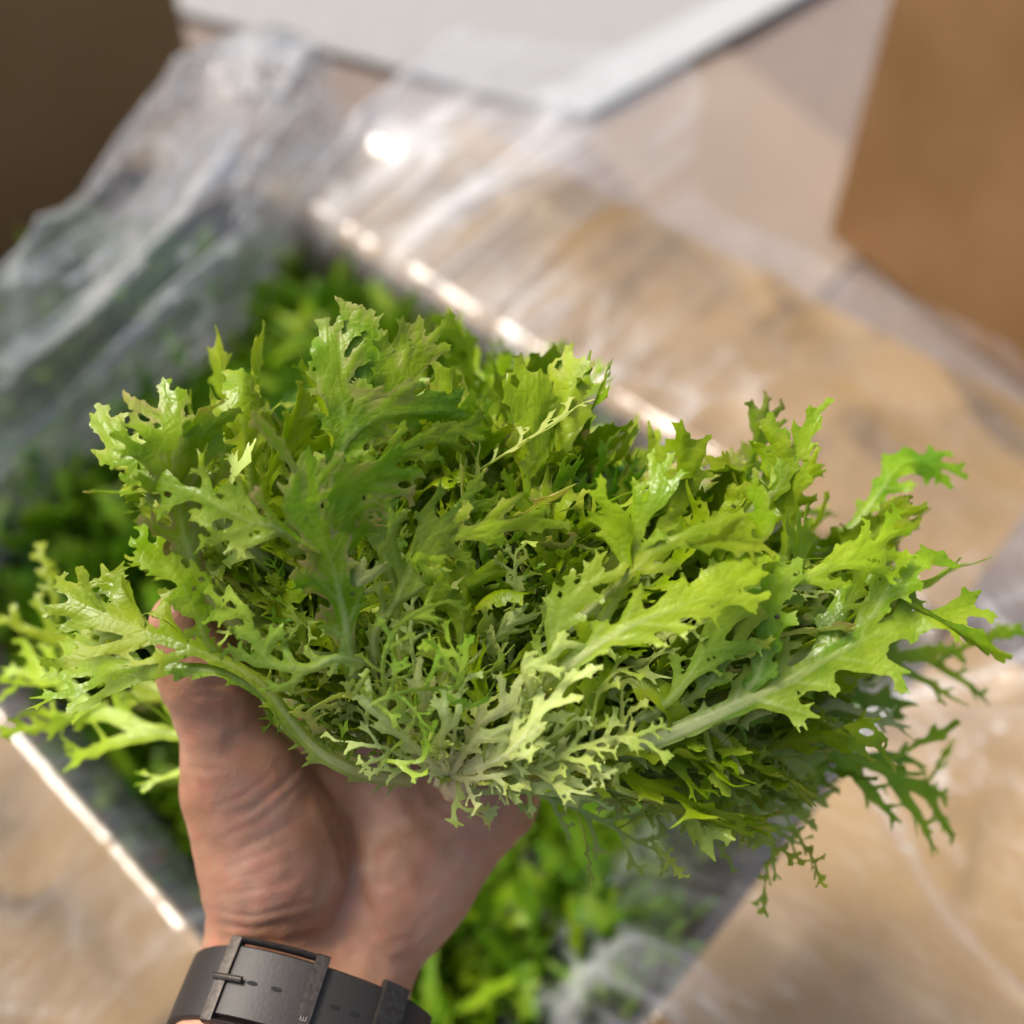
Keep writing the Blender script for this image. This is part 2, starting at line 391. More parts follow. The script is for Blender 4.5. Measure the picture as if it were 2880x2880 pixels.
    q1 = np.abs(noise2(ps*9+w1, tt*7+w1, 71.)); q2 = np.abs(noise2(ps*12+tt*14, tt*13-ps*9, 73.)); q3 = np.abs(noise2(ps*30-tt*16, tt*26+ps*18, 77.))
    sharp = lambda q, w: np.clip(1-q/w, 0, 1)**2
    disp = r1*.005 + r3*.010 - q1*.016 - q2*.009 - mask*q3*.004 + mask*(r2*.0012+r5*.0016)
    disp = disp*np.clip(.35+np.abs(tt)*5, .35, 1) + .006*noise2(ps*6, 0*ps, 61.)
    disp = np.where(tt > .0, np.maximum(disp*np.clip(.4+tt*12, 0, 1)+.011, .0015+.002*q2), disp*.8+.009)
    gath = np.exp(-((np.repeat(s[:, None], NT, 1).ravel()-.22)/.24)**2)*(tt > 0)
    crease = np.clip(.25*r1**3+.2*r2**2+.35*r5+.8*sharp(q1, .06)+.7*sharp(q2, .07)+.5*sharp(q3, .09)+gath*(.5+1.4*r1+1.2*r2+.8*r5), 0, 1.8)  # white along creases: haze of gathered layers plus painted glints
    crease = crease*(mask*.9+.05)
    disp = disp + gath*(r1*.010+r2*.004)
    V = base.reshape(-1, 3) + nrmv.reshape(-1, 3)*disp[:, None]
    idx = np.arange(NS*NT).reshape(NS, NT)
    a = idx; b = np.roll(idx, -1, 0)
    Fq = np.stack([a[:, :-1], b[:, :-1], b[:, 1:], a[:, 1:]], -1).reshape(-1, 4)
    me = mk_mesh('plastic_liner', V-box0, Fq, True, np.stack([crease]*4, -1), np.stack([ps, tt, np.zeros_like(ps)], -1))
    return me
fo = link('plastic_liner', film(), None, M_FILM); fo.location = box0
fo['label'] = 'clear crinkled plastic bag lining the open box and spread over its flaps'; fo['category'] = 'plastic bag'

def standing_fold():
    NU, NV = 420, 150
    inner = catmull([at(-260, 1500, .60), at(0, 1275, .66), at(330, 1010, .74), at(640, 760, .80), at(770, 560, .86), at(900, 430, .93), at(1010, 360, .98)], 12)
    mid = catmull([at(-300, 1200, .60), at(-60, 1010, .66), at(230, 790, .73), at(520, 520, .80), at(690, 340, .86), at(820, 240, .93), at(960, 250, .98)], 12)
    outer = catmull([at(-330, 980, .62), at(-60, 800, .68), at(140, 600, .75), at(330, 340, .82), at(520, 140, .88), at(700, 60, .95), at(900, 120, 1.0)], 12)
    back = outer + (F_*.05-U_*.03-ZU*.10)
    def rs(C):
        t = np.linspace(0, len(C)-1, NU); i = np.minimum(t.astype(int), len(C)-2); f = (t-i)[:, None]
        return C[i]*(1-f)+C[i+1]*f
    rows = [rs(c) for c in (inner - ZU*.09 + F_*.01, inner, mid + F_*.004, outer, back)]
    V = np.zeros((NU, NV, 3))
    for i in range(NU):
        c = catmull([r[i] for r in rows], 24); t = np.linspace(0, len(c)-1, NV).astype(int); V[i] = c[t]
    us = np.linspace(0, .75, NU)[:, None]*np.ones((1, NV)); vs = np.linspace(0, .40, NV)[None]*np.ones((NU, 1))
    u, v = us.ravel(), vs.ravel()
    w = noise2(u*5, v*5, 31.)
    rid = lambda x, p: np.clip(1-np.abs(x)*2.2, 0, 1)**p
    r1 = rid(noise2(u*2.2+w*.5, v*24+w*1.2, 21.), 3); r2 = rid(noise2(u*3.5+w*.5, v*46+w*1.6, 25.), 4); r3 = noise2(u*6, v*12, 28.); r4 = rid(noise2(u*16+v*9, v*12-u*6, 35.), 5)
    r5 = rid(noise2(u*3+w*.5, v*76+w*2, 45.), 8); r6 = rid(noise2(u*22-v*14+w, v*22+u*9, 47.), 9)
    q1 = np.abs(noise2(u*5, v*16, 81.)); q2 = np.abs(noise2(u*9+v*12, v*22-u*4, 83.))
    d = r1*.007+r2*.001-q1*.016-q2*.008+r3*.010+r4*.001+r5*.0025+r6*.0008
    P = V.reshape(-1, 3)-F_*d[:, None]*.7+U_*d[:, None]*.7
    idx = np.arange(NU*NV).reshape(NU, NV)
    Fq = np.stack([idx[:-1, :-1], idx[1:, :-1], idx[1:, 1:], idx[:-1, 1:]], -1).reshape(-1, 4)
    cr = np.clip(.7*r1**2+.2*r2**2+.5*r5+np.clip(1-q1/.06, 0, 1)**2+.9*np.clip(1-q2/.07, 0, 1)**2, 0, 1.5)  # whitened creases of the fold, glints put into the colour
    return mk_mesh('gathered_fold', P-box0, Fq, True, np.stack([cr]*4, -1), np.stack([v, u, 0*u], -1))
link('gathered_fold', standing_fold(), fo, M_FILM2)

# neighbours ---------------------------------------------------------------
def carton_block(name, label, p_corner, dir_a, la, dir_b, lb, z0, z1, mat, cat='box', lid=None):
    o = np.array([p_corner[0], p_corner[1], z0]); t = empty(name, label, cat, o)
    a, b = nrm(dir_a)*la, nrm(dir_b)*lb; h = ZU*(z1-z0); z = np.zeros(3)
    na, nb = nrm(dir_a), nrm(dir_b)
    e = .003
    slab('front_panel', z+na*e, a-na*e, a-na*e+h, z+na*e+h, .004, -nb, t, mat)
    slab('back_panel', z+b+na*e, a+b-na*e, a+b-na*e+h, z+b+na*e+h, .004, nb, t, mat)
    slab('side_panel', z, b, b+h, z+h, .004, -na, t, mat)
    slab('side_panel', a+z, a+b, a+b+h, a+h, .004, na, t, mat)
    slab('top_panel', h+z+ZU*.003, h+a*.5-na*.001+ZU*.003, h+a*.5-na*.001+b+ZU*.003, h+b+ZU*.003, .003, ZU, t, lid or mat)
    slab('top_panel', h+a*.5+na*.001+ZU*.003, h+a+ZU*.003, h+a+b+ZU*.003, h+a*.5+na*.001+b+ZU*.003, .003, ZU, t, lid or mat)
    return t
# brown carton, upper right
c1 = on_z(2330, 655, 0.006); c2 = on_z(2880, 1090, 0.006); da = c2-c1; db = np.array([-da[1], da[0], 0]); 
carton_block('brown_carton', 'orange brown cardboard box standing upright at the top right corner', c1, da, .60, db, .35, 0.006, .50, M_BROWN)
# dark carton, upper left
c1 = on_z(617, 500, 0.0); da = on_z(0, 740, 0.0)-c1; db = np.array([da[1], -da[0], 0])
carton_block('dark_carton', 'dark brown cardboard box in shade at the top left corner', c1+np.array([0, 0, .004]), da, .75, db, .35, 0.004, .70, M_DARK)
# flat cardboard sheet on the floor
p = [on_z(1620, 350, .005), on_z(2010, 110, .005), on_z(2560, 560, .005), on_z(2150, 1000, .005)]
sh = slab('cardboard_sheet', p[0], p[1], p[2], p[3], .004, ZU, None, M_CARD_IN); sh['label'] = 'flat pinkish tan cardboard sheet lying between the brown box and the open box'; sh['category'] = 'cardboard'
# pale grey sheet of board with a whiter turned edge, at the top
zl = .016
a0 = on_z(1640, 330, zl); d1 = nrm(on_z(2270, -20, zl)-a0); d2 = nrm(on_z(1150, 200, zl)-a0)
t = empty('white_panel', 'pale grey board with a whiter strip along its front edge at the top', 'panel', a0)
z0 = np.zeros(3)
slab('board', z0, d1*.6, d1*.6+d2*1.3+np.array([0, .6, 0]), d2*1.3, .012, ZU, t, M_WHITE, bev=.003)
slab('edge_strip', ZU*.006-d2*.004, ZU*.006+d1*.6-d2*.004, ZU*.006+d1*.6+d2*.085, ZU*.006+d2*.085, .005, ZU, t, M_WHITE2, bev=.0024)

# ------------------------------------------------------------------ leaves
WMUL = [1.0]; S0 = [None]
def leaf_outline(rng, L, kind):
    """segments (x0,y0,x1,y1,r0,r1, rib0,rib1) of one leaf lying flat along +y"""
    segs = []
    p = dict(
        frilly=dict(s0=.22, stem=.0020, wide=.0030, n=6, ll=.25, rb=.0026, teeth=4, tl=.50, ang=(32, 62)),
        broad=dict(s0=.38, stem=.0030, wide=.0050, n=6, ll=.25, rb=.0034, teeth=4, tl=.42, ang=(20, 50)),
        fine=dict(s0=.15, stem=.0013, wide=.0014, n=6, ll=.28, rb=.0013, teeth=4, tl=.50, ang=(35, 70)),
        fork=dict(s0=.38, stem=.0022, wide=.0034, n=4, ll=.36, rb=.0031, teeth=4, tl=.34, ang=(18, 45)),
    )[kind]
    sc_ = L/.12
    stem, wide, rb = p['stem']*sc_**.7, p['wide']*sc_**.6, p['rb']*sc_**.5
    if S0[0]: p['s0'] = S0[0]
    wide *= WMUL[0]; rb *= WMUL[0]; p['ll'] *= WMUL[0]**1.1; stem *= WMUL[0]**.35
    if L < .055: p['n'] = max(3, p['n']-2); p['teeth'] = 2; p['tl'] *= 1.1
    if L > .15: p['n'] += 1
    # main rib, slightly wandering
    K = 9
    ys = np.linspace(0, L*.97, K+1)
    xs = np.cumsum(np.r_[0, rng.normal(0, .010*L, K)])*np.linspace(0, 1, K+1)
    prof = []
    for y in ys:
        s = y/L
        if s < p['s0']: w = stem*(1.25-.35*s/p['s0'])
        else:
            q = (s-p['s0'])/(1-p['s0']); w = stem*.9+(wide-stem*.9)*math.sin(min(1, q*1.25)*math.pi/2)
            w *= max(.12, 1-max(0, q-.72)/.28*.9)
        prof.append(w)
    ribr = lambda s: max(.00025, stem*.95*(1-s)**1.1)
    for i in range(K):
        segs.append((xs[i], ys[i], xs[i+1], ys[i+1], prof[i], prof[i+1], ribr(ys[i]/L), ribr(ys[i+1]/L)))
    cx = lambda y: np.interp(y, ys, xs)
    n = p['n']
    for i in range(n*2):
        side = 1 if i % 2 else -1
        s = p['s0'] + (1-p['s0'])*((i+rng.uniform(.2, .8))/(2*n))*.97
        q = (s-p['s0'])/(1-p['s0'])
        ll = p['ll']*L*(.40+.75*math.sin(math.pi*min(1, q*.80+.12)))*rng.uniform(.65, 1.2)
        ang = math.radians(rng.uniform(*p['ang']))*(1.15-.55*q)
        x, y = cx(s*L), s*L
        d = ang*side; curl = rng.uniform(-.5, .9)*side*.5
        m = 3; r = rb*(.7+.4*math.sin(math.pi*q))*rng.uniform(.8, 1.2)
        px_, py_ = [x], [y]
        for k in range(m):
            dd = d + curl*(k/m)*(-1)
            x += math.sin(dd)*ll/m; y += math.cos(dd)*ll/m
            px_.append(x); py_.append(y)
        for k in range(m):
            r0 = r*(1-.35*k/m); r1 = r*(1-.35*(k+1)/m) if k < m-1 else r*.16
            rr0 = ribr(s)*.55*(1-k/m)+.0002; rr1 = ribr(s)*.55*(1-(k+1)/m)+.0001
            segs.append((px_[k], py_[k], px_[k+1], py_[k+1], r0, r1, rr0, rr1))
        for k in range(p['teeth']):
            f = rng.uniform(.35, .92); kk = min(m-1, int(f*m)); u = f*m-kk
            bx = px_[kk]+(px_[kk+1]-px_[kk])*u; by = py_[kk]+(py_[kk+1]-py_[kk])*u
            ts = 1 if k % 2 else -1
            td = d - curl*f + ts*math.radians(rng.uniform(28, 60))
            tl = ll*p['tl']*rng.uniform(.6, 1.15)*(1.1-.5*f)
            ex, ey = bx+math.sin(td)*tl, by+math.cos(td)*tl
            segs.append((bx, by, ex, ey, r*.55*(1.1-.4*f), r*.08, .0002, .0001))
            if rng.rand() < .7:
                td2 = td+rng.choice([-1, 1])*math.radians(rng.uniform(30, 55)); q2 = .55
                segs.append((bx+(ex-bx)*q2, by+(ey-by)*q2, bx+(ex-bx)*q2+math.sin(td2)*tl*.4, by+(ey-by)*q2+math.cos(td2)*tl*.4, r*.28, r*.05, .0001, .0001))
    # spines on the stalk
    for i in range(int(8*p['s0']/.3)):
        s = rng.uniform(.06, p['s0']+.1); side = rng.choice([-1, 1]); x, y = cx(s*L)+side*stem*.7, s*L
        tl = rng.uniform(.02, .05)*L
        dd = side*math.radians(rng.uniform(25, 65))
        segs.append((x, y, x+math.sin(dd)*tl, y+math.cos(dd)*tl, stem*.45, .0001, .0001, .0001))
    return np.array(segs)

def leaf_flat(rng, L, kind, cell):
    sg = leaf_outline(rng, L, kind)
    mg = cell*4+.003
    x0, x1 = min(sg[:, 0].min(), sg[:, 2].min())-mg, max(sg[:, 0].max(), sg[:, 2].max())+mg
    y0, y1 = -cell, max(sg[:, 1].max(), sg[:, 3].max())+mg
    nx, ny = int((x1-x0)/cell)+2, int((y1-y0)/cell)+2
    X, Y = np.meshgrid(x0+np.arange(nx)*cell, y0+np.arange(ny)*cell, indexing='ij')
    def field(X, Y):
        f = np.full(X.shape, 1.0); H = np.zeros(X.shape)
        for (a, b, c, d, r0, r1, q0, q1) in sg:
            vx, vy = c-a, d-b; l2 = vx*vx+vy*vy+1e-12
            t = np.clip(((X-a)*vx+(Y-b)*vy)/l2, 0, 1)
            dist = np.hypot(X-a-t*vx, Y-b-t*vy)
            dd = dist-(r0+(r1-r0)*t)
            k = min(.0016, .4*max(r0, .0006)+.0003)
            h = np.clip(.5+.5*(f-dd)/k, 0, 1)
            f = f*(1-h)+dd*h-k*h*(1-h)
            rr = q0+(q1-q0)*t
            H = np.maximum(H, np.sqrt(np.maximum(0, rr*rr-dist*dist)))
        return np.maximum(f, -Y), H       # cut straight at the foot
    f, H = field(X, Y)
    ins = f < 0
    cellin = ins[:-1, :-1] | ins[1:, :-1] | ins[:-1, 1:] | ins[1:, 1:]
    ci, cj = np.nonzero(cellin)
    idx = np.arange(nx*ny).reshape(nx, ny)
    Q = np.stack([idx[ci, cj], idx[ci+1, cj], idx[ci+1, cj+1], idx[ci, cj+1]], -1)
    used, inv = np.unique(Q, return_inverse=True); Q = inv.reshape(Q.shape)
    x, y, fv = X.ravel()[used].copy(), Y.ravel()[used].copy(), f.ravel()[used].copy()
    gx, gy = np.gradient(f, cell); gx, gy = gx.ravel()[used], gy.ravel()[used]
    gl = np.hypot(gx, gy)+1e-9
    m = fv > -cell*.30
    stp = np.clip(fv, -cell, cell*1.3)
    x[m] -= (gx/gl*stp)[m]; y[m] -= (gy/gl*stp)[m]
    edge = m.copy()
    Hh = H.ravel()[used]; Hh[edge] *= .2
    dep = np.clip(-fv, 0, 1); dep[edge] = 0
    return x, y, Q, dep, Hh, edge

def frames(C, n0):
    d = np.diff(C, axis=0); seg = np.linalg.norm(d, axis=1); s = np.r_[0, np.cumsum(seg)]
    T = np.gradient(C, axis=0); T /= np.linalg.norm(T, axis=1)[:, None]
    Nn = np.zeros_like(C); n = np.asarray(n0, float)
    for i in range(len(C)):
        n = n-T[i]*(n@T[i]); n = n/np.linalg.norm(n); Nn[i] = n
    return s, T, Nn, np.cross(T, Nn)

def leaf_geo(rng, L, kind, cell, C, n0, curl=25., ruff=.12, along0=0., along1=1., twist=0., lift=.0):
    """bend a flat leaf along the curve C; returns V, Q, attrs, flat"""
    x, y, Q, dep, H, edge = leaf_flat(rng, L, kind, cell)
    s, T, Nn, B = frames(np.asarray(C), n0)
    s = s/s[-1]*L
    sd = rng.uniform(0, 50)
    # each lobe rolls by itself: curvature across the leaf varies along it and from side to side
    kap = curl*(noise2(y/L*5.0+sd, np.sign(x)*3+0*x, sd)*1.6 + .55)
    yy = y.copy()
    rx = np.abs(x)
    ang = np.clip(kap*rx, -2.6, 2.6)
    kk = np.where(np.abs(kap) < 1, np.where(kap < 0, -1, 1), kap)
    Xp = np.sign(x)*np.sin(ang)/kk; Xp = np.where(np.abs(kap) < 1, x, Xp)
    Z = (1-np.cos(ang))/kk
    lam = .16*L+.004
    Z = Z + ruff*rx*noise2(x/lam+sd, y/lam, sd+3)*2.4 + .05*rx*noise2(x/lam*3+sd, y/lam*3, sd+9)*2
    Z += .0012*noise2(x/.006+sd, y/.006, sd+1)*np.clip(rx/.006, 0, 1)
    yy = y + rx*.35*noise2(x/lam+7+sd, y/lam, sd+5)
    yc = np.clip(yy, 0, L*1.0)
    ex = yy-yc
    def ip(A): return np.stack([np.interp(yc, s, A[:, k]) for k in range(3)], -1)
    Cc, Tt, N_, B_ = ip(np.asarray(C)), ip(T), ip(Nn), ip(B)
    tw = twist*(yc/L)
    c_, s_ = np.cos(tw)[:, None], np.sin(tw)[:, None]
    N2, B2 = N_*c_+B_*s_, B_*c_-N_*s_
    # points beyond the rib's end carry on straight, a little rolled over
    P = Cc + Tt*ex[:, None] + B2*Xp[:, None] + N2*Z[:, None]
    # thin blade + round rib on the back
    blade = .00016*np.clip(dep/.0008, 0, 1)
    blade[edge] = .00004; H = np.where(edge, 0, H)
    # approx. surface normal from the mesh
    nv = np.zeros_like(P); a, b, c, d = P[Q[:, 0]], P[Q[:, 1]], P[Q[:, 2]], P[Q[:, 3]]
    fn = np.cross(c-a, d-b)
    for k in range(4): np.add.at(nv, Q[:, k], fn)
    nv /= (np.linalg.norm(nv, axis=1)[:, None]+1e-12)
    sg = np.sign((nv*N2).sum(1).sum()+1e-9); nv = nv*sg
    top = P + nv*(blade+H*.30)[:, None]
    bot = P - nv*(blade+H*.95)[:, None]
    n = len(P)
    V = np.vstack([top, bot])
    F = np.vstack([Q, (Q+n)[:, ::-1]]) if sg > 0 else np.vstack([Q[:, ::-1], Q+n])
    al = along0+(along1-along0)*np.clip(y/L, 0, 1)
    ribf = np.clip(H/.0009, 0, 1)
    ed = np.clip(dep/.003, 0, 1)
    A = np.stack([ribf, al, ed, np.ones(n)], -1); U = np.stack([x+sd, y, np.zeros(n)], -1)
    A = np.vstack([A, A]); U = np.vstack([U, U])
    return V, F, A, U

def merge(parts):
    V, F, A, U = [], [], [], []; o = 0
    for v, f, a, u in parts:
        V.append(v); F.append(f+o); A.append(a); U.append(u); o += len(v)
    return np.vstack(V), np.vstack(F), np.vstack(A), np.vstack(U)

def compound(rng, L, kind, cell, C, n0, nleaf=8, lf=('fine', 'frilly'), size=(.22, .38), curl=25., ruff=.12, twist=0., s_from=.3, lcell=None):
    """a leaf whose rib also carries smaller leaflets standing off its plane, as frisee does"""
    C = np.asarray(C, float)
    parts = [leaf_geo(rng, L, kind, cell, C, n0, curl, ruff, twist=twist)]
    s, T, Nn, B = frames(C, n0); s = s/s[-1]
    for i in range(nleaf):
        q = s_from+(1-s_from)*(i+rng.rand())/nleaf*.97
        k = min(len(C)-1, int(np.searchsorted(s, q)))
        side = rng.choice([-1, 1])
        d = nrm(T[k]*rng.uniform(.4, 1.0)+B[k]*side*rng.uniform(.3, 1.0)+Nn[k]*rng.uniform(-.5, 1.1))
        l = L*rng.uniform(*size)*(1-.25*q)
        up = nrm(np.cross(d, B[k]*side+rng.normal(0, .5, 3)))
        bend = rng.uniform(-1.2, 1.4)
        tt = np.linspace(0, 1, 7)[:, None]
        side_ = nrm(np.cross(d, up))
        cc = C[k] + d*l*tt + up*l*bend*.4*tt**2 + side_*l*rng.uniform(-.4, .4)*tt**2
        parts.append(leaf_geo(rng, l, lf[rng.randint(len(lf))], lcell or cell, cc, up, curl*1.7, ruff*1.3, along0=q*.9, along1=1., twist=rng.uniform(-1, 1)))
    return merge(parts)

def arc_curve(L, b0, b1, side=0., n=12):
    """curve in local yz: starts along +y, turns by b0 then b1 (radians, + = towards +z)"""
    t = np.linspace(0, 1, n); a = b0*t + b1*t**3
    ds = L/(n-1); y = np.r_[0, np.cumsum(np.cos(a[:-1])*ds)]; z = np.r_[0, np.cumsum(np.sin(a[:-1])*ds)]
    return np.stack([side*L*t**2, y, z], -1)

rng = np.random.RandomState(5)
def mk_pool(n, kind, L, cell, **kw):
    res = []
    for i in range(n):
        C = arc_curve(L, rng.uniform(-.5, .3), rng.uniform(-1.0, .9), rng.uniform(-.15, .15))
        g_ = compound(rng, L, kind, cell, C, (0, 0, 1), **kw)
        me = mk_mesh('leaf', *g_[:2], True, g_[2], g_[3]); me.materials.append(M_LEAF); res.append(me)
    return res
POOL_FRILLY = mk_pool(11, 'frilly', .12, .00080, nleaf=6, lf=('frilly', 'broad', 'fork'), size=(.28, .46), twist=.5)
POOL_BROAD = mk_pool(6, 'broad', .12, .0009, nleaf=4, lf=('frilly', 'broad'), size=(.22, .36), curl=30, s_from=.5)
POOL_FORK = mk_pool(6, 'fork', .12, .0009, nleaf=5, lf=('frilly', 'fork'), size=(.22, .36), curl=22, s_from=.45)
POOL_FINE = mk_pool(10, 'fine', .075, .0006, nleaf=5, lf=('fine', 'fork'), size=(.35, .55), curl=40, twist=.8, s_from=.2)
def mk_far(n):
    res = []
    for i in range(n):
        C = arc_curve(.12, rng.uniform(-.5, .3), rng.uniform(-1.0, .9))
        g_ = compound(rng, .12, ['frilly', 'broad', 'frilly', 'fork'][i % 4], .0022, C, (0, 0, 1), nleaf=5, lf=('frilly', 'broad'), size=(.25, .42), s_from=.4)
        me = mk_mesh('leaf', *g_[:2], True, g_[2], g_[3]); me.materials.append(M_LEAF); res.append(me)
    return res
POOL_FAR = mk_far(8)

def place(mesh, root, P0, d, up, scale, color):
    d = nrm(d); z = nrm(np.asarray(up)-d*(np.asarray(up)@d)); x = np.cross(d, z)
    o = bpy.data.objects.new('leaf', mesh); COL.objects.link(o); o.parent = root
    M = Matrix(((x[0]*scale, d[0]*scale, z[0]*scale, P0[0]), (x[1]*scale, d[1]*scale, z[1]*scale, P0[1]), (x[2]*scale, d[2]*scale, z[2]*scale, P0[2]), (0, 0, 0, 1)))
    o.matrix_local = M
    o.color = (*color, 1)
    return o

# ------------------------------------------------------------------ the lettuce in the hand
BASE = at(1250, 2165, .322)
head = empty('frisee_lettuce', 'bright green head of frisee lettuce resting in the palm of the hand', 'lettuce', BASE)
TAB = np.array([(-180, 60), (-140, 80), (-110, 150), (-92, 360), (-82, 520), (-74, 640), (-68, 900), (-64, 1080), (-58, 1150), (-50, 1220), (-40, 1270), (-32, 1210), (-20, 1120),
                (-10, 1130), (0, 1080), (10, 960), (20, 1000), (30, 1140), (45, 1330), (55, 1480), (65, 1560), (75, 1520), (85, 1330), (95, 1180), (105, 1050),
                (115, 760), (125, 420), (140, 160), (180, 60)], float)
PXM = W*.30/2880
def radius(al, el):
    rs = np.interp(al, TAB[:, 0], TAB[:, 1])*PXM
    rf = .060 if el > 0 else .12
    e = math.radians(el)
    return 1/math.sqrt((math.cos(e)/rs)**2+(math.sin(e)/rf)**2)
def cdir(al, el):
    a, e = math.radians(al), math.radians(el)
    return nrm(R_*math.sin(a)*math.cos(e)+U_*math.cos(a)*math.cos(e)-F_*math.sin(e))
AX = nrm(U_*.93+R_*.12-F_*.12)      # axis of the head
OUT = np.array([(135,1130),(150,1080),(230,1020),(250,960),(180,880),(170,800),(240,760),(290,690),(340,650),(430,620),(600,600),(660,570),(800,590),(850,605),(1000,590),(1040,650),(1130,640),(1200,690),(1160,790),(1240,800),
    (1400,800),(1420,770),(1500,765),(1570,760),(1580,820),(1640,900),(1730,840),(1820,890),(1760,950),(1830,1040),(1830,1140),(1760,1200),(1740,1250),(1600,1300),(1700,1340),(1820,1420),(1820,1500),(1700,1460),(1560,1430),
    (1540,1520),(1500,1590),(1430,1600),(1350,1560),(1280,1580),(1200,1530),(1100,1490),(1000,1480),(900,1490),(850,1480),(800,1440),(760,1470),(640,1440),(560,1410),(500,1390),(475,1330),(455,1250),(435,1180),(405,1110),(285,1105),(265,1170),(180,1230)], float)*2880/1932
def inside(x, y, poly=OUT):
    c = np.zeros(len(x), bool); n = len(poly)
    for i in range(n):
        x0, y0 = poly[i]; x1, y1 = poly[(i+1) % n]
        m = (y0 > y) != (y1 > y)
        c ^= m & (x < (x1-x0)*(y-y0)/(y1-y0+1e-9)+x0)
    return c
_cache = {}
def samples(me):
    if me.name not in _cache:
        a = np.zeros(len(me.vertices)*3, np.float32); me.vertices.foreach_get('co', a); _cache[me.name] = a.reshape(-1, 3)[::37].astype(float)
    return _cache[me.name]
def fits(me, P0, d, up, sc_, tol, dmin):
    d = nrm(d); z = nrm(np.asarray(up)-d*(np.asarray(up)@d)); x = np.cross(d, z)
    S = samples(me)*sc_; P = BASE + P0 + S[:, :1]*x + S[:, 1:2]*d + S[:, 2:]*z
    px_, py_, dp = pxof(P)
    return (~inside(px_, py_)).mean() < tol and dp.min() > dmin
def infill(n, al, el, pool, base_len, kf, pale, yel, s0=(0, .05), tol=.03, dmin=.262, curl_in=0.):
    for i in range(n):
        for tr_ in range(40):
            a, e = rng.uniform(*al), rng.uniform(*el)
            d = cdir(a, e); R0 = radius(a, e); q = rng.uniform(*s0)
            start = d*R0*q + rng.normal(0, .003, 3)
            r = R0*rng.uniform(*kf)
            dd = nrm(d+rng.normal(0, .10+.35*q, 3))
            up = AX*1.0 + rng.normal(0, .45+q, 3)
            if abs(dd@nrm(up)) > .93: continue
            me = pool[rng.randint(len(pool))]; s_ = max(.3, r/base_len)
            if fits(me, start, dd, up, s_, tol*(1+tr_/20), dmin): break
        else: continue
        place(me, head, start, dd, up, s_, (np.clip(rng.normal(pale, .07), 0, 1), np.clip(rng.normal(yel, .15), 0, 1), 1.0 if rng.rand() < .12 else .15))
infill(22, (-68, 100), (-60, 0), POOL_FRILLY+POOL_BROAD, .12, (.80, 1.0), .03, .55)
infill(31, (-68, 102), (0, 45), POOL_FRILLY+POOL_FORK, .12, (.80, 1.0), .03, .50, dmin=.281)
infill(56, (-66, 95), (-35, 40), POOL_FRILLY+POOL_FORK+POOL_BROAD, .12, (.38, .58), .02, .65, s0=(.35, .6), dmin=.280)
infill(36, (-66, 95), (15, 70), POOL_FRILLY+POOL_FORK+POOL_FINE[:5], .11, (.4, .8), .08, .40, s0=(.1, .5), dmin=.279)
infill(34, (-85, 100), (10, 75), POOL_FINE, .075, (.50, .9), .75, .75, s0=(0, .12), dmin=.273)
infill(22, (70, 130), (-20, 45), POOL_FINE+POOL_FORK, .075, (.4, .9), .50, .60, s0=(0, .3), dmin=.285)
POOL_SMALL = []
for i in range(10):
    C = arc_curve(.045, rng.uniform(-.8, .5), rng.uniform(-1.6, 1.4), rng.uniform(-.25, .25))
    g_ = leaf_geo(rng, .045, ['frilly', 'broad', 'fork'][i % 3], .0009, C, (0, 0, 1), 70, .3, twist=rng.uniform(-1, 1), along0=.45)
    me = mk_mesh('leaf', *g_[:2], True, g_[2], g_[3]); me.materials.append(M_LEAF); POOL_SMALL.append(me)
infill(20, (-22, 45), (-62, -22), POOL_FRILLY+POOL_BROAD, .12, (1.0, 1.25), .02, .5)
infill(12, (-88, 105), (5, 50), POOL_FINE, .075, (.65, 1.1), .85, .85, s0=(0, .05), dmin=.271)
def inner_mass(n, name, pool, blen, al, el, qr, lr, spread, col, dmin):
    parts = []
    for i in range(n):
        for tr_ in range(20):
            a, e = rng.uniform(*al), rng.uniform(*el); d = cdir(a, e); R0 = radius(a, e); q = rng.uniform(*qr)
            st = d*R0*q; r = R0*rng.uniform(*lr) if lr[1] < 1 else blen*rng.uniform(.7, 1.15); dd = nrm(d+rng.normal(0, spread, 3)); up = AX+rng.normal(0, .7, 3); me = pool[rng.randint(len(pool))]
            if abs(dd@nrm(up)) < .93 and fits(me, st, dd, up, r/blen, .03, dmin): break
        else: continue
        z = nrm(up-dd*(up@dd)); x = np.cross(dd, z)
        n_ = len(me.vertices); V = np.zeros(n_*3, np.float32); me.vertices.foreach_get('co', V); V = V.reshape(-1, 3)*(r/blen)
        F = np.zeros(len(me.loops), np.int32); me.loops.foreach_get('vertex_index', F)
        A = np.zeros(n_*4, np.float32); me.color_attributes['leafdata'].data.foreach_get('color', A)
        Uv = np.zeros(n_*3, np.float32); me.attributes['flat'].data.foreach_get('vector', Uv)
        if len(F) != 4*len(me.polygons): continue
        parts.append((st+V[:, :1]*x+V[:, 1:2]*dd+V[:, 2:]*z, F.reshape(-1, 4), A.reshape(-1, 4), Uv.reshape(-1, 3)+i))
    g_ = merge(parts)
    o = link(name, mk_mesh(name, *g_[:2], True, g_[2], g_[3]), head, M_LEAF); o.color = (*col, 1); o['kind'] = 'stuff'
inner_mass(130, 'small_inner_leaves', POOL_FAR, .12, (-64, 98), (-60, 50), (.15, .55), (.35, .5), .4, (.05, .55, .1), .278)
inner_mass(270, 'small_curly_leaves', POOL_SMALL, .045, (-66, 98), (-25, 70), (.45, .88), (9, 9), .6, (.02, .62, .2), .277)

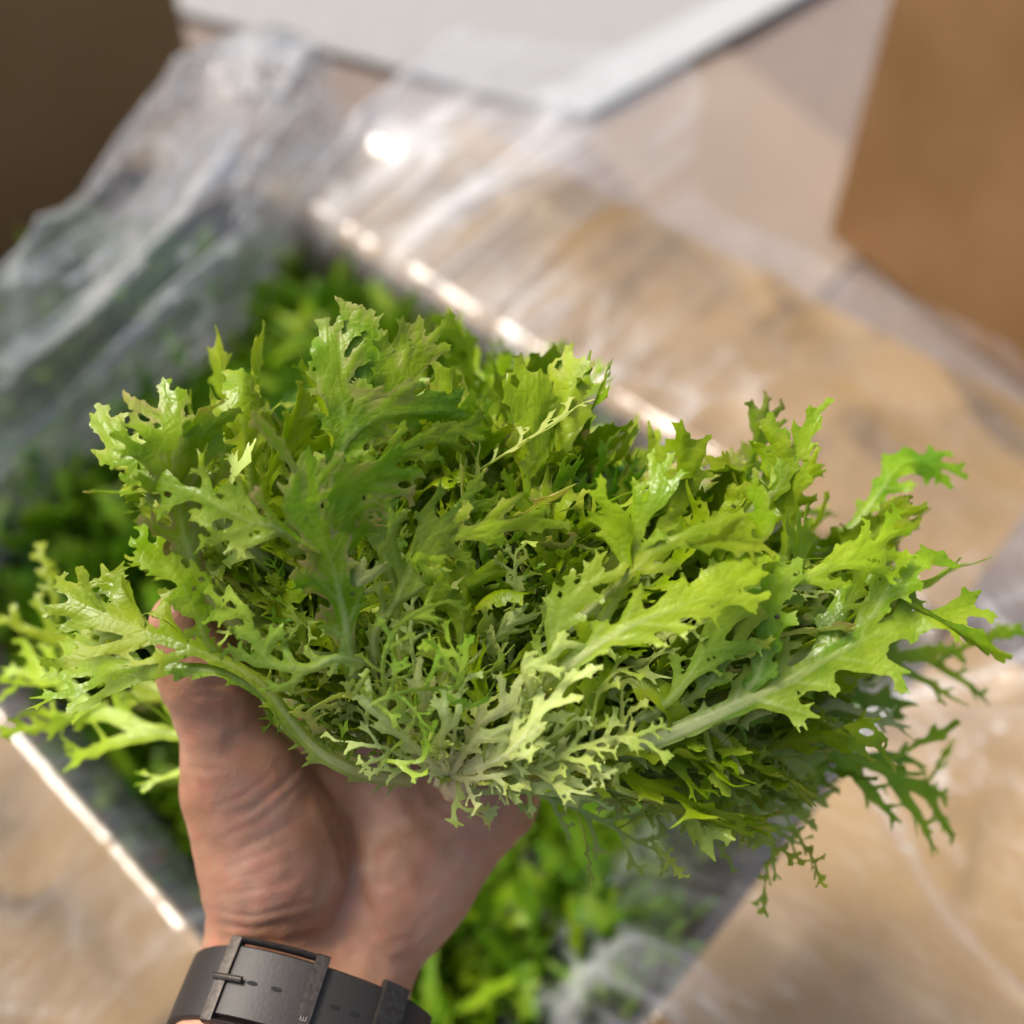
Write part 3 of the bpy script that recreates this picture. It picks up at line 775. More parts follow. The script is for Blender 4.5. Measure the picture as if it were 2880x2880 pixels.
def hero(pts, kind, n0=None, L=None, cell=.00065, curl=18., ruff=.10, twist=0., nleaf=0, lf=('fine',), size=(.15, .3), s_from=.4, col=(.05, .35, .1), seed=None, root_in=True):
    r = np.random.RandomState(seed if seed is not None else rng.randint(1 << 30))
    P = np.array([at(*p) for p in pts])-BASE
    if np.linalg.norm(P[0]) > .012 and root_in:
        t0 = nrm(P[0]-P[1]); st = nrm(P[0]*-1)*.8+t0*.5+F_*.35
        P = np.vstack([P[0]+nrm(st)*min(.024, np.linalg.norm(P[0])*.8), P])
    C = catmull(P, 8); Lr = np.linalg.norm(np.diff(C, axis=0), axis=1).sum()
    n0 = (-F_+U_*.3) if n0 is None else n0
    if nleaf: g_ = compound(r, Lr, kind, cell, C, n0, nleaf, lf, size, curl, ruff, twist, s_from)
    else: g_ = leaf_geo(r, Lr, kind, cell, C, n0, curl, ruff, twist=twist)
    me = mk_mesh('leaf', *g_[:2], True, g_[2], g_[3])
    o = link('leaf', me, head, M_LEAF); o.color = (*col, 1)
    return o
H_ = hero
WMUL[0] = .62
# lower left, passing in front of the thumb
S0[0] = .68
H_([(1010, 2175, .292), (880, 2100, .285), (760, 1950, .281), (620, 1840, .279), (430, 1780, .280), (215, 1690, .285)], 'fork', curl=22, nleaf=3, s_from=.6, lf=('frilly',), size=(.14, .2), col=(.10, .5, .1), seed=1)
H_([(860, 2080, .288), (760, 1960, .283), (620, 1870, .281), (430, 1850, .283), (260, 1830, .290)], 'fork', curl=20, col=(.12, .45, .1), seed=2)
S0[0] = .45
H_([(600, 1830, .279), (560, 1740, .275), (500, 1620, .274), (390, 1500, .278)], 'frilly', curl=18, col=(.02, .55, .1), seed=3)
S0[0] = None
H_([(960, 1850, .276), (870, 1880, .273), (760, 1850, .272), (700, 1730, .270), (600, 1690, .270)], 'frilly', curl=10, col=(.25, .45, .1), seed=4)
WMUL[0] = .72
# thick stem, centre left
H_([(985, 1880, .283), (955, 1720, .276), (890, 1540, .268), (850, 1420, .264), (900, 1300, .266)], 'broad', curl=26, nleaf=3, lf=('broad',), size=(.25, .4), s_from=.66, col=(.02, .45, 1.0), seed=5)
H_([(985, 1880, .284), (970, 1700, .278), (960, 1500, .270), (1020, 1380, .268), (1130, 1330, .270)], 'broad', curl=30, col=(.0, .35, 1.0), seed=6)
H_([(800, 1500, .268), (700, 1470, .266), (600, 1420, .266), (470, 1360, .270), (400, 1350, .272)], 'frilly', curl=12, col=(.1, .4, .2), seed=7)
H_([(570, 1650, .283), (530, 1470, .277), (500, 1330, .273), (470, 1220, .272), (430, 1130, .276)], 'broad', curl=26, nleaf=3, lf=('broad', 'frilly'), size=(.2, .35), s_from=.6, col=(.03, .5, .8), seed=8)
H_([(560, 1600, .284), (560, 1400, .278), (580, 1270, .275), (640, 1190, .276)], 'broad', curl=26, col=(.03, .5, 1.0), seed=9)
H_([(560, 1420, .283), (440, 1330, .286), (330, 1250, .290), (280, 1180, .295)], 'broad', curl=22, col=(.03, .5, .3), seed=10)
# tall tuft
H_([(990, 1350, .288), (985, 1200, .284), (960, 1050, .284), (950, 920, .288)], 'broad', curl=14, col=(.05, .32, .5), seed=11)
H_([(1000, 1330, .289), (1020, 1180, .286), (1040, 1020, .287), (1010, 880, .290)], 'broad', curl=16, col=(.0, .35, .6), seed=12)
H_([(1010, 1340, .289), (1070, 1180, .286), (1120, 1050, .288), (1180, 920, .292)], 'broad', curl=14, col=(.0, .45, .5), seed=13)
H_([(930, 1330, .280), (1010, 1210, .276), (1100, 1170, .275), (1270, 1160, .280)], 'broad', curl=24, col=(.05, .32, .5), seed=14)
WMUL[0] = .62
H_([(1010, 1370, .278), (1120, 1290, .275), (1200, 1250, .276), (1330, 1240, .282)], 'fork', curl=20, col=(.0, .4, .3), seed=15)
H_([(1110, 1640, .281), (1090, 1520, .278), (1070, 1400, .275), (1060, 1300, .275)], 'fork', curl=16, col=(.22, .3, .2), seed=16)
# centre
H_([(1055, 1790, .277), (1110, 1690, .272), (1160, 1560, .270), (1240, 1450, .270), (1340, 1390, .273)], 'fork', curl=20, col=(.2, .3, .1), seed=17)
H_([(1160, 1570, .268), (1200, 1590, .266), (1250, 1640, .266), (1270, 1690, .268)], 'frilly', curl=10, col=(.05, .32, .1), seed=18)
H_([(1080, 1870, .272), (1130, 1760, .269), (1230, 1700, .268), (1320, 1690, .270)], 'fine', curl=10, cell=.0005, col=(.2, .45, .1), seed=19)
H_([(1040, 1990, .275), (1150, 1950, .271), (1290, 1930, .270), (1300, 1860, .269), (1250, 1770, .270)], 'fine', curl=10, cell=.0005, col=(.15, .3, .1), seed=20)
H_([(1090, 2140, .280), (1190, 2140, .277), (1200, 2060, .275), (1160, 1950, .275)], 'fine', curl=10, cell=.0005, col=(.2, .4, .1), seed=21)
H_([(870, 2010, .280), (950, 1960, .276), (1000, 1960, .273), (1030, 1900, .272)], 'frilly', curl=30, cell=.0005, col=(.7, .7, .1), seed=22)
# right of centre
H_([(1750, 1640, .272), (1750, 1540, .269), (1720, 1440, .267), (1690, 1360, .267)], 'broad', curl=14, col=(.0, .65, .1), seed=23)
H_([(1745, 1640, .271), (1850, 1560, .267), (1960, 1520, .266), (2110, 1530, .268)], 'fork', curl=14, nleaf=1, s_from=.5, lf=('fork',), size=(.3, .4), col=(.05, .6, .1), seed=24)
H_([(1760, 1600, .272), (1800, 1500, .269), (1850, 1390, .268), (1870, 1300, .272)], 'fork', curl=12, col=(.05, .45, .1), seed=25)
H_([(1590, 1880, .270), (1720, 1790, .266), (1880, 1720, .264), (2030, 1660, .265), (2170, 1580, .268)], 'broad', curl=20, col=(.12, .75, .1), seed=26)
H_([(1530, 1890, .272), (1560, 1760, .269), (1630, 1650, .268), (1700, 1600, .269)], 'fork', curl=16, col=(.2, .45, .1), seed=27)
H_([(1490, 1960, .272), (1470, 1880, .268), (1530, 1840, .266), (1620, 1790, .267)], 'frilly', curl=34, cell=.0005, col=(.75, .8, .1), seed=28)
H_([(1500, 2160, .278), (1600, 2110, .273), (1740, 2060, .270), (1860, 2070, .270)], 'fine', curl=12, cell=.0005, col=(.6, .5, .1), seed=29)
H_([(1340, 2190, .284), (1500, 2160, .278), (1640, 2140, .274), (1730, 2080, .273), (1790, 1960, .272)], 'fine', curl=12, cell=.0005, col=(.7, .5, .1), seed=30)
H_([(1650, 2060, .273), (1690, 1960, .269), (1730, 1900, .268), (1800, 1880, .269)], 'fine', curl=10, cell=.0005, col=(.4, .5, .1), seed=31)
H_([(1800, 2090, .284), (2000, 2010, .279), (2160, 1930, .277), (2350, 1810, .277), (2520, 1700, .279), (2720, 1640, .284)], 'broad', curl=14, nleaf=2, s_from=.6, lf=('broad',), size=(.2, .3), col=(.1, .35, .1), seed=32)
H_([(2110, 1950, .278), (2170, 1830, .275), (2190, 1700, .273), (2230, 1590, .273)], 'broad', curl=14, col=(.08, .2, .1), seed=33)
H_([(1880, 1980, .280), (1990, 1850, .277), (2090, 1740, .276), (2180, 1650, .277)], 'fork', curl=12, col=(.1, .32, .1), seed=34)
H_([(1980, 1950, .279), (2080, 1830, .276), (2130, 1740, .275), (2200, 1690, .276)], 'fork', curl=12, col=(.1, .32, .1), seed=35)
H_([(2200, 1640, .275), (2330, 1590, .273), (2440, 1540, .274), (2530, 1490, .278)], 'fork', curl=12, col=(.02, .6, .1), seed=36)
H_([(2420, 1760, .279), (2500, 1650, .278), (2580, 1570, .280), (2660, 1560, .284)], 'broad', curl=20, col=(.02, .5, .1), seed=37)
H_([(2110, 1520, .274), (2130, 1430, .272), (2110, 1360, .272)], 'broad', curl=18, col=(.0, .6, .6), seed=38)
H_([(2180, 1370, .300), (2200, 1270, .300), (2160, 1180, .302)], 'broad', curl=14, col=(.0, .4, .1), seed=39)
H_([(2190, 1360, .300), (2250, 1260, .302), (2300, 1140, .306)], 'broad', curl=10, col=(.0, .5, .1), seed=40)
H_([(2400, 1480, .330), (2480, 1380, .335), (2560, 1300, .340), (2690, 1330, .345)], 'broad', curl=12, col=(.0, .35, .1), seed=41)
H_([(1150, 1560, .276), (1330, 1480, .272), (1430, 1450, .271), (1540, 1440, .272)], 'fork', curl=16, col=(.02, .6, .3), seed=42)
# the pale heart: thin white ribs spreading from the foot of the head towards the viewer
WMUL[0] = .55
for k_, (mx_, my_, ex_, ey_, dp_) in enumerate(((1120, 2120, 930, 2060, .277), (1140, 2070, 1020, 1930, .274), (1200, 2030, 1170, 1880, .272), (1270, 2020, 1330, 1860, .271),
        (1340, 2050, 1450, 1900, .270), (1400, 2100, 1560, 1990, .271), (1430, 2140, 1650, 2010, .272), (1450, 2170, 1700, 2160, .276), (1390, 2200, 1580, 2210, .281),
        (1160, 2160, 1010, 2150, .281), (1230, 2090, 1240, 1960, .270), (1330, 2110, 1480, 2070, .273), (1440, 2215, 1720, 2250, .290), (1420, 2120, 1620, 1880, .268))):
    H_([(1262, 2185, .300), (mx_, my_, dp_+.007), ((mx_+ex_)/2+(-1)**k_*18, (my_+ey_)/2, dp_+.001), (ex_, ey_, dp_)], 'fork' if k_ % 3 else 'fine', curl=26, cell=.0005, col=(.92, .8, .1), root_in=False, seed=70+k_)
WMUL[0] = .62
# beneath and dropping to the right, farther away
H_([(1290, 2200, .300), (1360, 2230, .302), (1500, 2235, .302), (1640, 2290, .303), (1780, 2350, .306), (1880, 2380, .310)], 'fine', curl=14, col=(.6, .4, .1), nleaf=4, size=(.2, .3), s_from=.45, seed=43)
H_([(1280, 2190, .296), (1285, 2260, .292), (1330, 2290, .291), (1380, 2310, .292)], 'fine', curl=12, cell=.0005, col=(.7, .8, .3), seed=44)
H_([(1700, 2200, .320), (1900, 2260, .325), (2060, 2330, .328), (2200, 2330, .332), (2290, 2330, .335)], 'fine', curl=14, nleaf=5, size=(.2, .35), s_from=.3, col=(.5, .6, .1), seed=45)
H_([(1800, 2060, .320), (2000, 2120, .325), (2130, 2260, .328), (2200, 2390, .332)], 'fine', curl=14, nleaf=5, size=(.25, .4), s_from=.3, col=(.5, .6, .1), seed=46)
H_([(1850, 2080, .330), (2150, 2080, .340), (2400, 2110, .350), (2560, 2180, .358), (2650, 2250, .365)], 'fork', curl=14, nleaf=3, size=(.2, .3), s_from=.5, lf=('fork',), col=(.05, .45, .1), seed=47)
H_([(1850, 2020, .330), (2150, 1960, .345), (2400, 1930, .355), (2540, 1870, .365), (2680, 1870, .375)], 'fork', curl=14, nleaf=3, size=(.2, .3), s_from=.5, lf=('fork',), col=(.0, .32, .1), seed=48)
H_([(1800, 2100, .330), (2050, 2130, .340), (2250, 2130, .350), (2400, 2150, .355)], 'fork', curl=14, nleaf=3, size=(.2, .3), s_from=.4, lf=('fork',), col=(.05, .32, .1), seed=49)
# behind the thumb
H_([(900, 2050, .345), (500, 2050, .36), (280, 1960, .37), (80, 1830, .38)], 'fork', curl=14, nleaf=4, s_from=.5, lf=('frilly',), size=(.2, .3), col=(.15, .8, .1), seed=50)
H_([(900, 2000, .345), (500, 1960, .36), (300, 1860, .37), (120, 1720, .38)], 'fork', curl=14, nleaf=4, s_from=.5, lf=('frilly',), size=(.2, .3), col=(.1, .7, .1), seed=51)
WMUL[0] = 1.0
# cut core
th = np.linspace(0, 2*np.pi, 20, endpoint=False); rows = []
for k, (z, r) in enumerate(((0, .001), (.0004, .003), (.003, .0048), (.008, .0042), (.014, .002))):
    for t_ in th:
        rr = r*(1+.15*math.sin(3*t_+k)); rows.append((AX*(z-.006) + nrm(np.cross(AX, F_))*math.cos(t_)*rr + nrm(np.cross(AX, np.cross(AX, F_)))*math.sin(t_)*rr))
Fc = [[k*20+i, k*20+(i+1) % 20, (k+1)*20+(i+1) % 20, (k+1)*20+i] for k in range(4) for i in range(20)]
link('core', mk_mesh('core', np.array(rows)+(at(1290, 2195, .302)-BASE), Fc), head, M_CORE)

# tiny black speck on a leaf
th = np.linspace(0, 2*np.pi, 12, endpoint=False); rows = []
for k in range(7):
    ph = math.pi*k/6
    for t_ in th: rows.append((.0006*math.sin(ph)*math.cos(t_)*(1+.15*math.cos(2*t_)), .0006*math.sin(ph)*math.sin(t_), .0009*math.cos(ph)))
Fs = [[k*12+i, k*12+(i+1) % 12, (k+1)*12+(i+1) % 12, (k+1)*12+i] for k in range(6) for i in range(12)]
sp = link('beetle', mk_mesh('beetle', rows, Fs), None, M_BLACK); sp.location = at(2186, 1735, .2715); sp.rotation_euler = (.6, .3, .2)
sp['label'] = 'tiny black beetle speck sitting on a right hand leaf of the held lettuce'; sp['category'] = 'insect'

# ------------------------------------------------------------------ the hand: one smooth surface
def caps_field(P, caps, k=.006):
    f = np.full(len(P), 1.0, np.float32)
    for a, b, r0, r1 in caps:
        v = (b-a).astype(np.float32); l2 = float(v@v)+1e-9
        q = P-a.astype(np.float32); t = np.clip(q@v/l2, 0, 1)
        d = np.linalg.norm(q-t[:, None]*v, axis=1)-(r0+(r1-r0)*t)
        h = np.clip(.5+.5*(f-d)/k, 0, 1)
        f = f*(1-h)+d*h-k*h*(1-h)
    return f
def surface_net(caps, cell, k):
    pts = np.vstack([np.stack([c[0], c[1]]) for c in caps]); rm = max(max(c[2], c[3]) for c in caps)+cell*3
    lo, hi = pts.min(0)-rm, pts.max(0)+rm
    n = np.ceil((hi-lo)/cell).astype(int)+1
    ax = [lo[i]+np.arange(n[i])*cell for i in range(3)]
    G = np.stack(np.meshgrid(*ax, indexing='ij'), -1).reshape(-1, 3).astype(np.float32)
    f = caps_field(G, caps, k).reshape(n)
    ins = f < 0
    cnt = sum(ins[a:n[0]-1+a, b:n[1]-1+b, c:n[2]-1+c].astype(int) for a in (0, 1) for b in (0, 1) for c in (0, 1))
    act = (cnt > 0) & (cnt < 8)
    vid = -np.ones(act.shape, int); vid[act] = np.arange(act.sum())
    I = np.argwhere(act)
    acc = np.zeros((len(I), 3)); num = np.zeros(len(I))
    cor = [(a, b, c) for a in (0, 1) for b in (0, 1) for c in (0, 1)]
    for i, p in enumerate(cor):
        for q in cor[i+1:]:
            if sum(abs(p[k_]-q[k_]) for k_ in range(3)) != 1: continue
            fa = f[tuple((I+p).T)]; fb = f[tuple((I+q).T)]
            m = (fa < 0) != (fb < 0)
            t = np.where(m, fa/(fa-fb+1e-12), 0)[:, None]
            acc += np.where(m[:, None], np.array(p)+t*(np.array(q)-np.array(p)), 0); num += m
    V = lo+(I+acc/num[:, None])*cell
    F = []
    for ax_ in range(3):
        o = [0, 0, 0]; o[ax_] = 1
        sl0 = [slice(None)]*3; sl1 = [slice(None)]*3; sl0[ax_] = slice(0, -1); sl1[ax_] = slice(1, None)
        A, B = ins[tuple(sl0)], ins[tuple(sl1)]
        E = np.argwhere(A != B)
        u, v = [(1, 2), (2, 0), (0, 1)][ax_]
        ok = (E[:, u] > 0) & (E[:, v] > 0) & (E[:, u] < n[u]-1) & (E[:, v] < n[v]-1); E = E[ok]
        du = np.zeros(3, int); du[u] = 1; dv = np.zeros(3, int); dv[v] = 1
        q = [vid[tuple((E-du-dv).T)], vid[tuple((E-dv).T)], vid[tuple(E.T)], vid[tuple((E-du).T)]]
        Q = np.stack(q, -1); fl = A[tuple(E.T)]
        Q[~fl] = Q[~fl][:, ::-1]
        F.append(Q)
    return V, np.vstack(F)
def cp(a, b, r0, r1): return (at(*a), at(*b), r0, r1)
caps = [
    # forearm, running towards the camera and out of the bottom of the picture
    cp((770, 2700, .343), (600, 3260, .290), .0205, .0235), cp((1000, 2770, .345), (900, 3330, .292), .0165, .0235), cp((880, 2740, .345), (760, 3300, .292), .020, .026),
    cp((640, 3260, .290), (420, 3900, .25), .024, .028), cp((860, 3330, .292), (700, 4000, .25), .025, .029),
    # ball of the thumb
    cp((770, 2680, .343), (775, 2420, .338), .0190, .0215), cp((775, 2420, .338), (690, 2220, .336), .0215, .0185),
    cp((690, 2220, .336), (598, 1960, .328), .0170, .0112), cp((600, 1960, .328), (568, 1880, .325), .0116, .0112), cp((568, 1880, .325), (503, 1745, .319), .0112, .0088),
    cp((790, 2400, .340), (900, 2280, .354), .017, .012),
    # heel of the hand on the little-finger side
    cp((985, 2720, .347), (1145, 2490, .352), .0165, .0190), cp((1145, 2490, .352), (1375, 2235, .360), .0190, .0165),
    # hollow of the palm
    cp((900, 2640, .350), (960, 2300, .362), .0165, .0140), cp((1010, 2640, .352), (1120, 2280, .365), .0165, .0145), cp((1100, 2400, .362), (1250, 2150, .368), .016, .0145),
    cp((960, 2300, .362), (930, 1990, .366), .0140, .0125), cp((1120, 2280, .365), (1090, 1960, .372), .0145, .0125), cp((1250, 2150, .368), (1240, 1980, .374), .0145, .012),
    cp((1345, 2240, .360), (1390, 2060, .368), .0160, .0115), cp((930, 1990, .366), (1390, 2060, .368), .011, .011),
    # index, middle, ring, little: up behind the leaves and closing on them
    cp((930, 1990, .366), (900, 1640, .392), .0112, .0092), cp((900, 1640, .392), (905, 1440, .388), .0092, .0082), cp((905, 1440, .388), (925, 1290, .374), .0082, .0068),
    cp((1090, 1960, .372), (1080, 1570, .402), .0112, .0094), cp((1080, 1570, .402), (1090, 1340, .398), .0094, .0084), cp((1090, 1340, .398), (1110, 1170, .384), .0084, .0070),
    cp((1240, 1980, .374), (1260, 1620, .402), .0106, .0090), cp((1260, 1620, .402), (1280, 1420, .398), .0090, .0080), cp((1280, 1420, .398), (1300, 1270, .384), .0080, .0066),
    cp((1390, 2060, .368), (1440, 1780, .392), .0096, .0080), cp((1440, 1780, .392), (1470, 1630, .388), .0080, .0070), cp((1470, 1630, .388), (1490, 1520, .376), .0070, .0058),
]
HV, HF = surface_net(caps, .0016, .008)
def subdivide(V, F):
    e = np.sort(np.vstack([F[:, [0, 1]], F[:, [1, 2]], F[:, [2, 3]], F[:, [3, 0]]]), 1)
    ue, inv = np.unique(e, axis=0, return_inverse=True); inv = inv.ravel()
    n, m, k = len(V), len(ue), len(F)
    V2 = np.vstack([V, V[ue].mean(1), V[F].mean(1)])
    ei = n+inv.reshape(4, k).T; fc = n+m+np.arange(k)
    Q = [np.stack([F[:, i], ei[:, i], fc, ei[:, (i-1) % 4]], -1) for i in range(4)]
    return V2, np.vstack(Q)
def relax(V, F, it=3):
    e = np.vstack([F[:, [0, 1]], F[:, [1, 2]], F[:, [2, 3]], F[:, [3, 0]]])
    for _ in range(it):
        a = np.zeros_like(V); c = np.zeros(len(V))
        np.add.at(a, e[:, 0], V[e[:, 1]]); np.add.at(a, e[:, 1], V[e[:, 0]]); np.add.at(c, e[:, 0], 1); np.add.at(c, e[:, 1], 1)
        V = .4*V+.6*a/c[:, None]
    return V
HV = relax(HV, HF, 4)
# finer where the photograph shows it
HV, HF = subdivide(HV, HF); HV = relax(HV, HF, 2)
def vnorm(V, F):
    nv = np.zeros_like(V); fn = np.cross(V[F[:, 2]]-V[F[:, 0]], V[F[:, 3]]-V[F[:, 1]])
    for k in range(4): np.add.at(nv, F[:, k], fn)
    return nv/(np.linalg.norm(nv, axis=1)[:, None]+1e-12)
hn = vnorm(HV, HF)
# creases: polylines over the palm side of the hand (depth m, half width in px)
creases = [
    ([(640, 2310), (720, 2270), (800, 2200), (850, 2150)], .0009, 10), ([(620, 2360), (730, 2310), (820, 2230), (880, 2170)], .0008, 9),
    ([(650, 2400), (760, 2350), (860, 2290)], .0006, 9), ([(600, 2270), (680, 2240), (760, 2180)], .0006, 8), ([(640, 2440), (740, 2400), (850, 2350)], .0004, 10),
    ([(620, 2480), (740, 2450), (860, 2400)], .0004, 10), ([(620, 2520), (740, 2500), (880, 2460)], .0004, 9),
    ([(610, 2600), (720, 2612), (830, 2590), (930, 2560)], .0011, 10), ([(600, 2560), (700, 2580), (800, 2560), (900, 2530)], .0007, 8), ([(640, 2640), (800, 2650), (940, 2620)], .0006, 8),
    ([(900, 2140), (940, 2280), (980, 2420), (1020, 2540), (1060, 2620)], .0016, 16), ([(1150, 2150), (1230, 2260), (1330, 2330), (1420, 2350)], .0010, 12),
    ([(1180, 2650), (1150, 2560), (1130, 2480)], .0010, 24), ([(560, 1930), (620, 1925), (680, 1940)], .0006, 8), ([(540, 1960), (620, 1955), (690, 1968)], .0004, 7),
    ([(500, 2150), (580, 2170), (650, 2160)], .0005, 9),
]
hx, hy, hd = pxof(HV); facing = -(hn@F_)
front = np.clip(facing*3, 0, 1)*(np.abs(hd-.34) < .06)
disp = np.zeros(len(HV))
for poly, dp, w_ in creases:
    best = np.full(len(HV), 1e9); prm = np.zeros(len(HV)); n_ = len(poly)-1
    for i in range(n_):
        a, b = np.array(poly[i], float), np.array(poly[i+1], float); v = b-a
        t = np.clip(((hx-a[0])*v[0]+(hy-a[1])*v[1])/(v@v), 0, 1)
        d = np.hypot(hx-a[0]-t*v[0], hy-a[1]-t*v[1]); m = d < best
        best[m] = d[m]; prm[m] = (i+t[m])/n_
    best = best+6*noise2(hx/40, hy/40, 2.)
    fade = np.sin(np.pi*np.clip(prm, .04, .96))**.5
    dp *= .28
    disp += (-dp*np.exp(-(best/w_)**2)+dp*.45*np.exp(-((np.abs(best)-w_*2.3)/(w_*1.2))**2))*fade*front
disp += .00035*noise3(HV*220)+.0006*noise3(HV*70)
HV = HV+hn*disp[:, None]
HO = at(900, 2600, .345)
hand = link('hand', mk_mesh('hand', HV-HO, HF), None, M_SKIN); hand.location = HO
hand['label'] = "person's bare left hand and wrist, palm up with thumb raised, holding the lettuce"; hand['category'] = 'hand'

# ------------------------------------------------------------------ the watch strap
Aw = nrm(at(815, 3000, .318)-at(975, 2520, .352))              # down the forearm
Wc = at(880, 2925, .3335)
Bf = nrm(-F_-Aw*(-F_@Aw)); Br = np.cross(Bf, Aw); Br = Br if Br[0] > 0 else -Br
HALF = .0104
_th = np.linspace(-math.pi, math.pi, 181); _rad = np.zeros(181)
for _i, _t in enumerate(_th):
    _d = Br*math.sin(_t)+Bf*math.cos(_t)
    _r = np.linspace(.006, .060, 180)
    for _s in (-HALF, 0, HALF):
        _f = caps_field((Wc+_d*_r[:, None]+Aw*_s).astype(np.float32), caps, .008)
        _in = np.nonzero(_f < 0)[0]
        _rad[_i] = max(_rad[_i], _r[_in[-1]] if len(_in) else .012)
_w = np.hanning(29); _w /= _w.sum()
_rad = np.maximum(_rad, np.convolve(np.r_[_rad[-15:-1], _rad, _rad[1:15]], _w, 'valid'))
_rad = np.convolve(np.r_[_rad[-15:-1], _rad, _rad[1:15]], _w, 'valid')
def ring(th, off=0., sh=0.):
    r = np.interp((th+math.pi) % (2*math.pi)-math.pi, _th, _rad)+.0006+off
    return Wc + (Br*math.sin(th)+Bf*math.cos(th))*r + Aw*sh
watch = empty('wrist_watch', 'dark grey rubber watch strap with gunmetal buckle around the wrist', 'watch', Wc)
def band(name, th0, th1, off, thick, half, mat, n=60, parent=watch, closed=False, sh=0., round_=.0004):
    ths = np.linspace(th0, th1, n)
    prof = [(-half, 0), (-half, thick*.6), (-half+.0006, thick), (0, thick*1.04), (half-.0006, thick), (half, thick*.6), (half, 0)]
    V = []; m = len(prof)
    for t in ths:
        for (s_, h) in prof: V.append(ring(t, off+h, sh+s_)-Wc)
    F = [[i*m+j, i*m+(j+1) % m, ((i+1))*m+(j+1) % m, ((i+1))*m+j] for i in range(n-1) for j in range(m)]
    me = mk_mesh(name, V, F, True)
    import bmesh
    bm = bmesh.new(); bm.from_mesh(me); bmesh.ops.holes_fill(bm, edges=bm.edges); bmesh.ops.recalc_face_normals(bm, faces=bm.faces); bm.to_mesh(me); bm.free()
    o = link(name, me, parent, mat)
    o.modifiers.new('es', 'EDGE_SPLIT').split_angle = math.radians(40)
    return o
D = math.radians
strap = band('strap', D(-178), D(178), -.0006, .0022, HALF, M_STRAP, 140)
tail = band('strap_end', D(-40), D(52), .0019, .0019, HALF-.0006, M_STRAP, 70)
TB0, TB1 = D(-37), D(-7)
buckle = band('buckle', TB0-.04, TB0+.03, .0022, .0026, HALF+.0018, M_BUCK, 10)
band('buckle_bar', TB1+.01, TB1+.10, .0030, .0026, HALF+.0018, M_BUCK, 10, buckle)
band('buckle_rail', TB0+.02, TB1+.06, .0018, .0029, .0008, M_BUCK, 30, buckle, sh=HALF+.0010)
band('buckle_rail', TB0+.02, TB1+.06, .0018, .0029, .0008, M_BUCK, 30, buckle, sh=-HALF-.0010)
band('prong', TB0-.05, TB0+.14, .0050, .0010, .0008, M_BUCK, 12, buckle)
band('keeper', D(22), D(32), .0022, .0038, HALF+.0014, M_BUCK, 12)
def hole(th_, par, off):
    V = []; n = 18
    for r in (1.0, .8):
        for i in range(n):
            a = 2*math.pi*i/n
            V.append(ring(th_+.036*r*math.cos(a), off+(.00005 if r == 1 else .0001), .00062*r*math.sin(a))-Wc)
    V.append(ring(th_, off+.0001)-Wc)
    F = [[i, (i+1) % n, n+(i+1) % n, n+i] for i in range(n)] + [[n+i, n+(i+1) % n, 2*n, 2*n] for i in range(n)]
    V = np.array(V); 
    me = bpy.data.meshes.new('strap_hole'); me.from_pydata([tuple(v) for v in V], [], [f if f[2] != f[3] else f[:3] for f in F]); me.update()
    link('strap_hole', me, par, M_HOLE)  # flat black oval, the hole's inner shade put into its colour
for a in (-34, -26, -17, 6, 14): hole(D(a), tail, .0019+.00205)
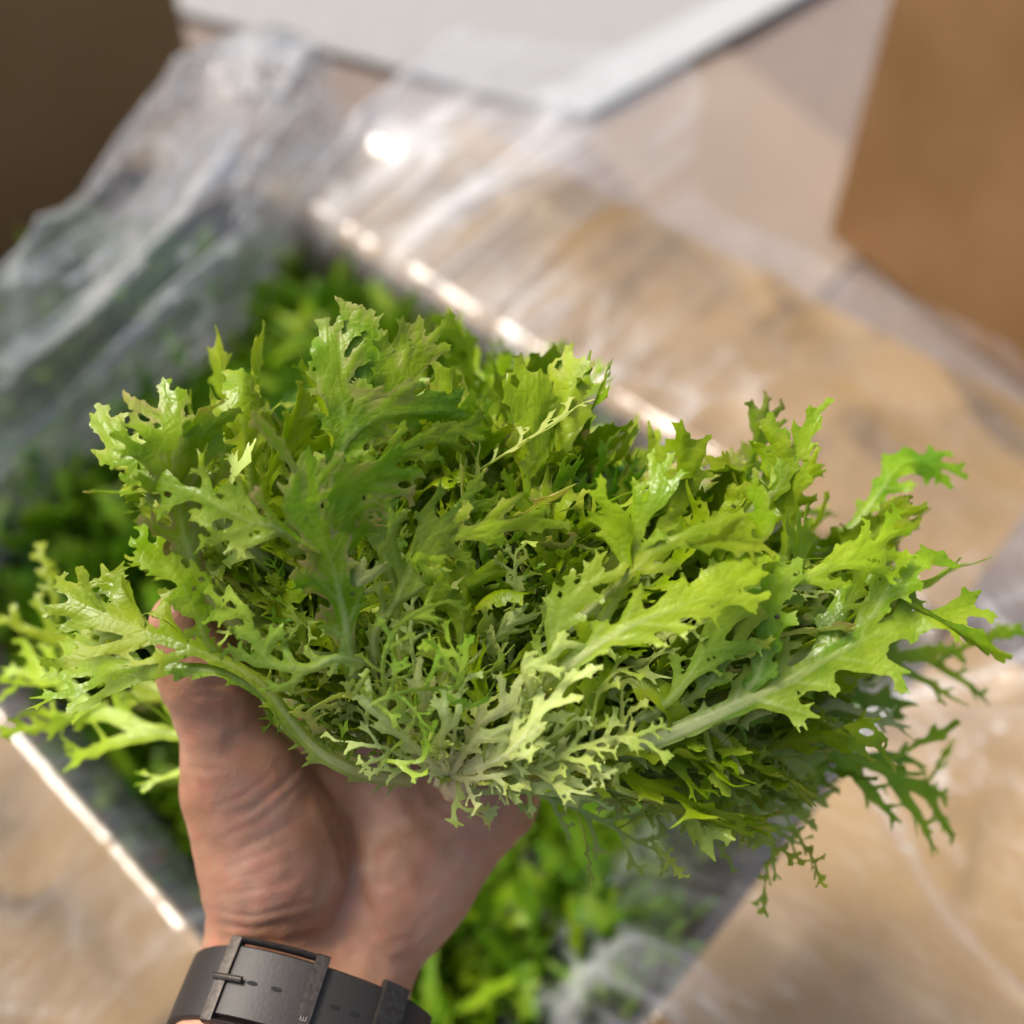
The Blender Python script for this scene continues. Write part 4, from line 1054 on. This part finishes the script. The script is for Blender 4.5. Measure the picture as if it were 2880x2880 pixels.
# faint engraved capitals on the buckle bar, worn almost away
def stroke(t0, s0, t1, s1, par, off=.00582, w=.00012):
    a, b = ring(t0, off, s0)-Wc, ring(t1, off, s1)-Wc
    n = nrm(ring((t0+t1)/2, off+.01, (s0+s1)/2)-ring((t0+t1)/2, off, (s0+s1)/2)); sd = np.cross(nrm(b-a), n)*w
    v = np.array([a+sd, b+sd, b-sd, a-sd]); v = np.vstack([v, v-n*.0003])
    f = [[0, 1, 2, 3], [7, 6, 5, 4]]+[[i, i+4, (i+1) % 4+4, (i+1) % 4] for i in range(4)]
    return v, np.array(f)
V, F, o_ = [], [], 0
tc_ = TB1+.055; s_ = .0062
def add(*a):
    global o_
    v, f = stroke(*a, None); V.append(v); F.append(f+o_); o_ += len(v)
hh_ = .018
add(tc_-hh_, s_, tc_+hh_, s_); add(tc_-hh_, s_, tc_-hh_, s_-.0011); add(tc_, s_, tc_, s_-.0009); add(tc_+hh_, s_, tc_+hh_, s_-.0011)
link('engraving', mk_mesh('engraving', np.vstack(V), np.vstack(F), False), buckle, M_ENGR)

# ------------------------------------------------------------------ the heads of lettuce lying in the carton
r2 = np.random.RandomState(8)
spots = []
na, nb = 6, 4
for i in range(na):
    for j in range(nb):
        a = -LX+.085+(2*LX-.17)*i/(na-1); b = -LY+.078+(2*LY-.15)*j/(nb-1)
        spots.append((a+r2.uniform(-.02, .02), b+r2.uniform(-.02, .02), i, j))
names_i = ['first', 'second', 'third', 'fourth', 'fifth', 'sixth']
names_j = ['nearest left wall', 'second from left wall', 'third from left wall', 'along far right wall']
first = None
for a, b, i, j in spots:
    zb = RIM-.128 + r2.uniform(-.015, .015) + (.0 if j == 3 else .035 if i == 0 else -.045 if i >= 3 else .022 if j == 0 else .015)
    # the pile is lower towards the wall behind the hand
    root = empty('boxed_lettuce', f'{names_i[i]} lettuce head down the box in the row {names_j[j]}', 'lettuce', cw(a, b, zb), 'lettuce heads packed in the box')
    for k in range(38):
        az = r2.uniform(0, 2*math.pi); el = math.radians(r2.uniform(25 if j in (0, 3) or i in (0, 5) else 5, 88))
        d = np.array([math.cos(az)*math.cos(el), math.sin(az)*math.cos(el), math.sin(el)])
        tip = (a+(d@e1)*.135, b+(d@e2)*.135)
        if abs(tip[0]) > LX-.012 or abs(tip[1]) > LY-.012: d = nrm(d*[.35, .35, 1]+ZU*.3)
        place(POOL_FAR[r2.randint(len(POOL_FAR))], root, d*.005, d, ZU*.6+r2.normal(0, .5, 3), r2.uniform(.8, 1.2), (r2.uniform(0, .12), np.clip(r2.normal(.08, .2), 0, 1), .1))
